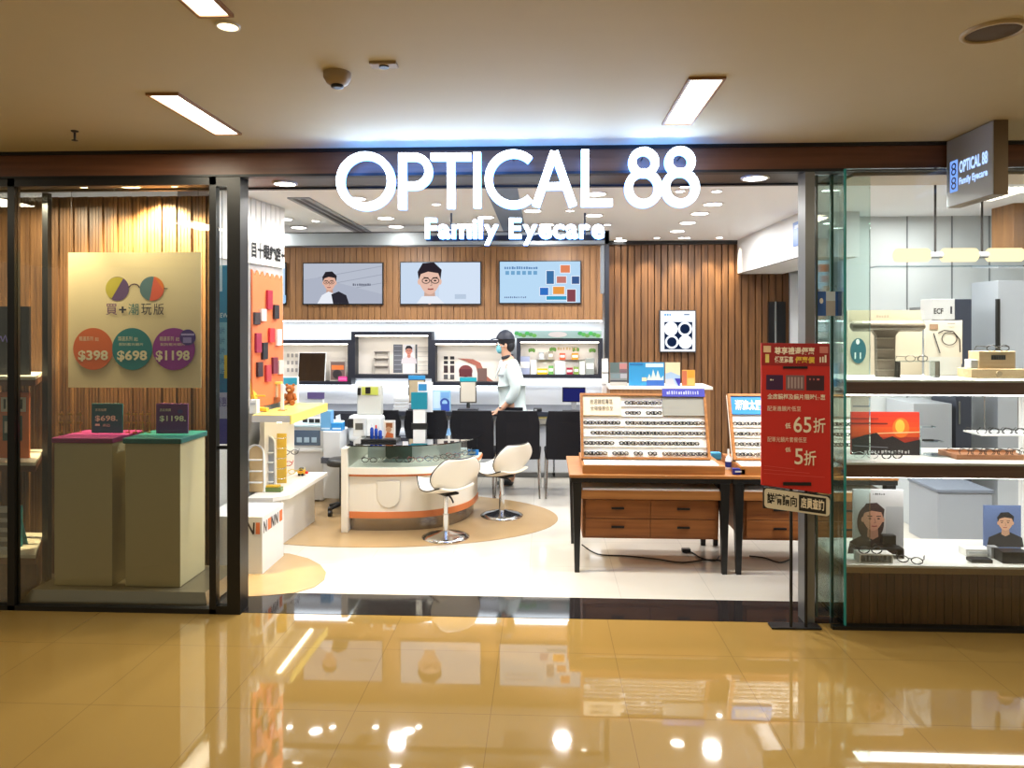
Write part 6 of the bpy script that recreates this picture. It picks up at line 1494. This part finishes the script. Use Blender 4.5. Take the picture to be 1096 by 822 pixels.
# ================================================================= PERSON
Yp_ = 7.90
def px3(px, py, dy=0): return W(px, py, Yp_ + dy)
def skin_mesh(name, joints, bones, mat, parent, root=0, sub=2, loc=(0, 0, 0)):
    me = bpy.data.meshes.new(name); me.from_pydata([Vector(j[0]) - Vector(loc) for j in joints], bones, [])
    o = bpy.data.objects.new(name, me); COL.objects.link(o); me.materials.append(mat)
    md = o.modifiers.new('skin', 'SKIN'); md.use_smooth_shade = True
    for i, j in enumerate(joints):
        r = j[1] if isinstance(j[1], tuple) else (j[1], j[1]); me.skin_vertices[0].data[i].radius = r
        me.skin_vertices[0].data[i].use_root = (i == root)
    s = o.modifiers.new('sub', 'SUBSURF'); s.levels = 1; s.render_levels = sub
    if parent: o.parent = parent
    return o
hx = XX(541, Yp_)
pr = thing('person', 'person in a pale lab coat, dark cap and light blue face mask at the worktop', 'person', (hx + .05, Yp_, 0))
L = (hx + .05, Yp_, 0); _o = pr.location
def P(x, y, z): return (hx + x, Yp_ + y, z)
SKN = M((206, 158, 130), .55)
J = [(P(.07, 0, .90), (.12, .10)),   # pelvis 0
     (P(.06, 0, 1.10), (.12, .10)), (P(.05, 0, 1.28), (.13, .10)), (P(.02, 0, 1.39), (.07, .07)), (P(.0, 0, 1.46), (.05, .05)),  # 1..4 neck
     (P(-.01, 0, 1.53), (.07, .068)), (P(-.01, 0, 1.59), (.075, .07)), (P(-.005, 0, 1.625), (.045, .045)),  # head 5 6 7
     ]
B = [(0, 1), (1, 2), (2, 3), (3, 4), (4, 5), (5, 6), (6, 7)]
def limb(base, pts):
    prev = base
    for p, r in pts:
        J.append((P(*p), r)); B.append((prev, len(J) - 1)); prev = len(J) - 1
    return prev
hands = []
for s in (-1, 1):   # arms: near arm is -y
    w = limb(2, [((.06, s * .17, 1.33), .055), ((.13, s * .20, 1.08), .042), ((.02, s * .17, .90), .032), ((-.05, s * .15, .84), .026)])
    J.append((P(-.09, s * .14, .81), (.03, .018))); B.append((w, len(J) - 1)); hands.append((len(J) - 1, s))
for h, s in hands:
    for k, (dy, ln) in enumerate(((-.030, .058), (-.010, .066), (.010, .062), (.028, .05))):
        limb(h, [((-.11, s * .14 + dy, .80), .0085), ((-.11 - ln * .5, s * .14 + dy * 1.15, .79), .008), ((-.11 - ln, s * .14 + dy * 1.15, .781), .0065)])
    limb(h, [((-.085, s * .14 - s * .038, .80), .0095), ((-.11, s * .14 - s * .055, .785), .008)])
for s in (-1, 1):
    limb(0, [((.07, s * .09, .82), .085), ((.06, s * .10, .48), .055), ((.08, s * .10, .10), .038), ((.06, s * .10, .035), .035), ((-.07, s * .105, .03), .028)])
body = skin_mesh('body', J, B, SKN, pr, 0, 2, _o)
CO = M((206, 220, 220), .7)
J2, B2 = [], []
def chain(base, pts):
    prev = base
    for p, r in pts:
        J2.append((P(*p), r))
        if prev is not None: B2.append((prev, len(J2) - 1))
        prev = len(J2) - 1
    return prev
chain(None, [((.075, 0, .95), .155), ((.07, 0, 1.10), .148), ((.055, 0, 1.25), .148), ((.035, 0, 1.35), .105), ((.02, 0, 1.405), .064)])
for s in (-1, 1): chain(2, [((.06, s * .175, 1.33), .078), ((.135, s * .215, 1.08), .066), ((.03, s * .18, .91), .052)])
k = chain(0, [((.08, 0, .80), .165), ((.08, 0, .66), .175)])
coat = skin_mesh('lab_coat', J2, B2, CO, pr, 0, 2, _o)
J2, B2 = [], []
chain(None, [((.07, 0, .88), (.13, .13))])
for s in (-1, 1): chain(0, [((.07, s * .095, .78), .095), ((.065, s * .10, .48), .07), ((.08, s * .10, .11), .055)])
skin_mesh('trousers', J2, B2, M((40, 42, 52), .7), pr, 0, 1, _o)
for s in (-1, 1):
    J2, B2 = [], []; chain(None, [((.10, s * .10, .045), (.042, .042)), ((.0, s * .103, .04), (.04, .036)), ((-.09, s * .106, .032), (.032, .028))]); skin_mesh('shoe', J2, B2, BLACK, pr, 0, 1, _o)
# collar and lapels
MB().tube([P(-.035, -.055, 1.405), P(.02, -.075, 1.42), P(.07, 0, 1.435), P(.02, .075, 1.42), P(-.035, .055, 1.405)], .018).build('dark_collar', M((30, 32, 40), .6), pr)
MB().add([P(-.055, -.05, 1.39), P(-.02, -.11, 1.36), P(-.085, -.09, 1.24), P(-.10, -.04, 1.18), P(-.055, -.055, 1.395), P(-.02, -.12, 1.365), P(-.09, -.10, 1.24), P(-.112, -.045, 1.18)], [(0, 1, 2, 3), (7, 6, 5, 4), (0, 4, 5, 1), (1, 5, 6, 2), (2, 6, 7, 3)]).build('lapel', M((222, 232, 232), .7), pr)
MB().box(P(-.07, -.175, 1.21), P(-.01, -.165, 1.23)).build('name_badge', M((150, 160, 165), .5), pr)
# hair, cap, mask, ear, eye, nose
HR = M((20, 22, 30), .6)
MB().sph(P(.012, 0, 1.60), (.095, .088, .085), HR).build('hair', HR, pr)
MB().sph(P(.05, 0, 1.545), (.055, .075, .075), HR).build('back_hair', HR, pr)
mb = MB(); mb.lathe(P(.0, 0, 1.615), [(.105, 0), (.10, .03), (.07, .075), (.03, .10), (.002, .105)]); 
mb.build('cap', M((24, 30, 46), .6), pr)
MB().add([P(-.08, -.07, 1.62), P(-.16, -.03, 1.605), P(-.16, .03, 1.605), P(-.08, .07, 1.62), P(-.08, -.07, 1.632), P(-.16, -.03, 1.617), P(-.16, .03, 1.617), P(-.08, .07, 1.632)], [(3, 2, 1, 0), (4, 5, 6, 7), (0, 1, 5, 4), (1, 2, 6, 5), (2, 3, 7, 6)]).build('cap_peak', M((24, 30, 46), .6), pr)
MB().sph(P(-.062, 0, 1.505), (.042, .052, .052)).build('face_mask', M((120, 196, 208), .6), pr)
for s in (-1, 1):
    MB().tube([P(-.055, s * .05, 1.53), P(.0, s * .075, 1.545)], .003, None, 6).build('mask_loop', M((200, 225, 230), .6), pr)
    MB().sph(P(.008, s * .078, 1.545), (.014, .008, .024)).build('ear', SKN, pr)
    MB().sph(P(-.082, s * .028, 1.572), (.008, .011, .008)).build('eye', M((240, 240, 240), .3), pr); MB().sph(P(-.088, s * .028, 1.572), (.004, .005, .005)).build('pupil', BLACK, pr)
    MB().tube([P(-.088, s * .012, 1.592), P(-.084, s * .044, 1.594)], .004, None, 6).build('eyebrow', HR, pr)
MB().tube([P(-.08, 0, 1.575), P(-.1, 0, 1.548), P(-.085, 0, 1.538)], [.008, .013, .01]).build('nose', SKN, pr)

# ================================================================= LIGHTS AND WORLD
def area(name, loc, size, power, col=(1, 1, 1), rot=(0, 0, 0), shape='DISK', sy=None, spread=PI):
    l = bpy.data.lights.new(name, 'AREA'); l.energy = power; l.color = col; l.shape = shape; l.size = size; l.spread = spread
    if sy: l.size_y = sy
    o = bpy.data.objects.new(name, l); COL.objects.link(o); o.location = loc; o.rotation_euler = rot; return o
def spot(name, loc, tgt, power, ang, col, r=.03, blend=.5):
    l = bpy.data.lights.new(name, 'SPOT'); l.energy = power; l.color = col; l.spot_size = ang; l.spot_blend = blend; l.shadow_soft_size = r
    o = bpy.data.objects.new(name, l); COL.objects.link(o); o.location = loc
    o.rotation_euler = (Vector(tgt) - Vector(loc)).to_track_quat('-Z', 'Y').to_euler(); return o
K = 1.0
CW = (1, .985, .96)
for i, (x, y) in enumerate(((-2.9, 6.9), (-1.4, 4.95), (-1.6, 6.4), (-.2, 4.95), (0, 6.4), (1.0, 4.9), (1.4, 6.4), (-1.6, 7.7), (.2, 7.8), (1.8, 7.7), (-3.8, 7.8))):
    area('shop_lamp', (x, y, SHOPC - .02), .16, 28 * K, CW)
for i, (x, y) in enumerate(((3.2, 5.5), (4.4, 5.5), (3.4, 6.3))):
    area('room_lamp', (x, y, SHOPC - .03), .3, 13 * K, (1, .99, .97))
# wall washers on the right slat wall
for px in (660, 692, 726, 759, 782): 
    X = XX(px, YS); spot('wall_washer', (X, YS - .2, SHOPC - .01), (X, YS + .05, 1.6), 60, math.radians(60), (1, .86, .62), .02, .8)
# left window: warm spots on the slats
for (px, pw) in ((88, 40), (137, 380), (185, 44)):
    g_ = G(px, 198, SOFF); spot('window_spot', (g_.x, 4.68, SOFF - .012), (g_.x + (.05 if px == 137 else 0), 4.90, 1.45), pw, math.radians(130 if px == 137 else 100), (1, .78, .42), .02, .7)
for x in (-3.2, -4.2): spot('window_spot', (x, 4.46, SOFF - .012), (x, 4.8, 1.2), 60, math.radians(80), (1, .80, .48), .02, .7)
area('window_fill', (-3.4, 4.5, 2.6), .3, 26, (1, .88, .62)); area('window_fill', (-2.7, 4.4, 2.62), .2, 8, (1, .86, .58))  # added fill lights for the bay's shelves and the poster front
# fluted column lamps
spot('column_lamp', (-2.25, 5.5, SHOPC - .01), (-2.42, 5.55, 2.1), 30, math.radians(90), (1, .97, .92), .04, .8)
spot('column_lamp', (-2.1, 6.0, SHOPC - .01), (-2.34, 6.0, 1.9), 26, math.radians(90), (1, .97, .92), .04, .8)
# right window
for px in (932, 1000, 1040, 1085):
    area('window_lamp', (XX(px, 4.45), 4.47, SOFF - .03), .1, 22, (1, .97, .9), spread=math.radians(150))
for z_ in (uz[0] - .09, uz[1] - .09):
    area('window_fill', (3.0, 4.42, z_), 2.2, 7, (1, .98, .95), shape='RECTANGLE', sy=.1)  # added fill light under each shelf, brightens the one below
# mall lamps (the ceiling panels along the walkway)
for (x, y) in ((-2.2, 3.6), (.8, 3.4), (.9, .9), (-1.6, -.6), (2.6, 1.4), (-3.6, 1.2), (3.6, 2.6), (-4.6, 2.8)):
    area('mall_lamp', (x, y, MALLC - .025), .3, 12 * K, (1, .90, .69), shape='RECTANGLE', sy=.6)
w = bpy.data.worlds.new('world'); S.world = w; w.use_nodes = True
bgn = w.node_tree.nodes['Background']; bgn.inputs[0].default_value = (.60, .56, .44, 1); bgn.inputs[1].default_value = .36
S.view_settings.view_transform = 'Standard'; S.view_settings.look = 'None'; S.view_settings.gamma = 1; S.view_settings.exposure = 0; S.view_settings.use_curve_mapping = False
try:
    S.cycles.use_denoising = True; S.cycles.max_bounces = 8; S.cycles.transparent_max_bounces = 12; S.cycles.diffuse_bounces = 3; S.cycles.glossy_bounces = 4
    S.cycles.sample_clamp_indirect = 6; S.cycles.caustics_reflective = False; S.cycles.caustics_refractive = False; S.cycles.use_light_tree = True
except Exception: pass
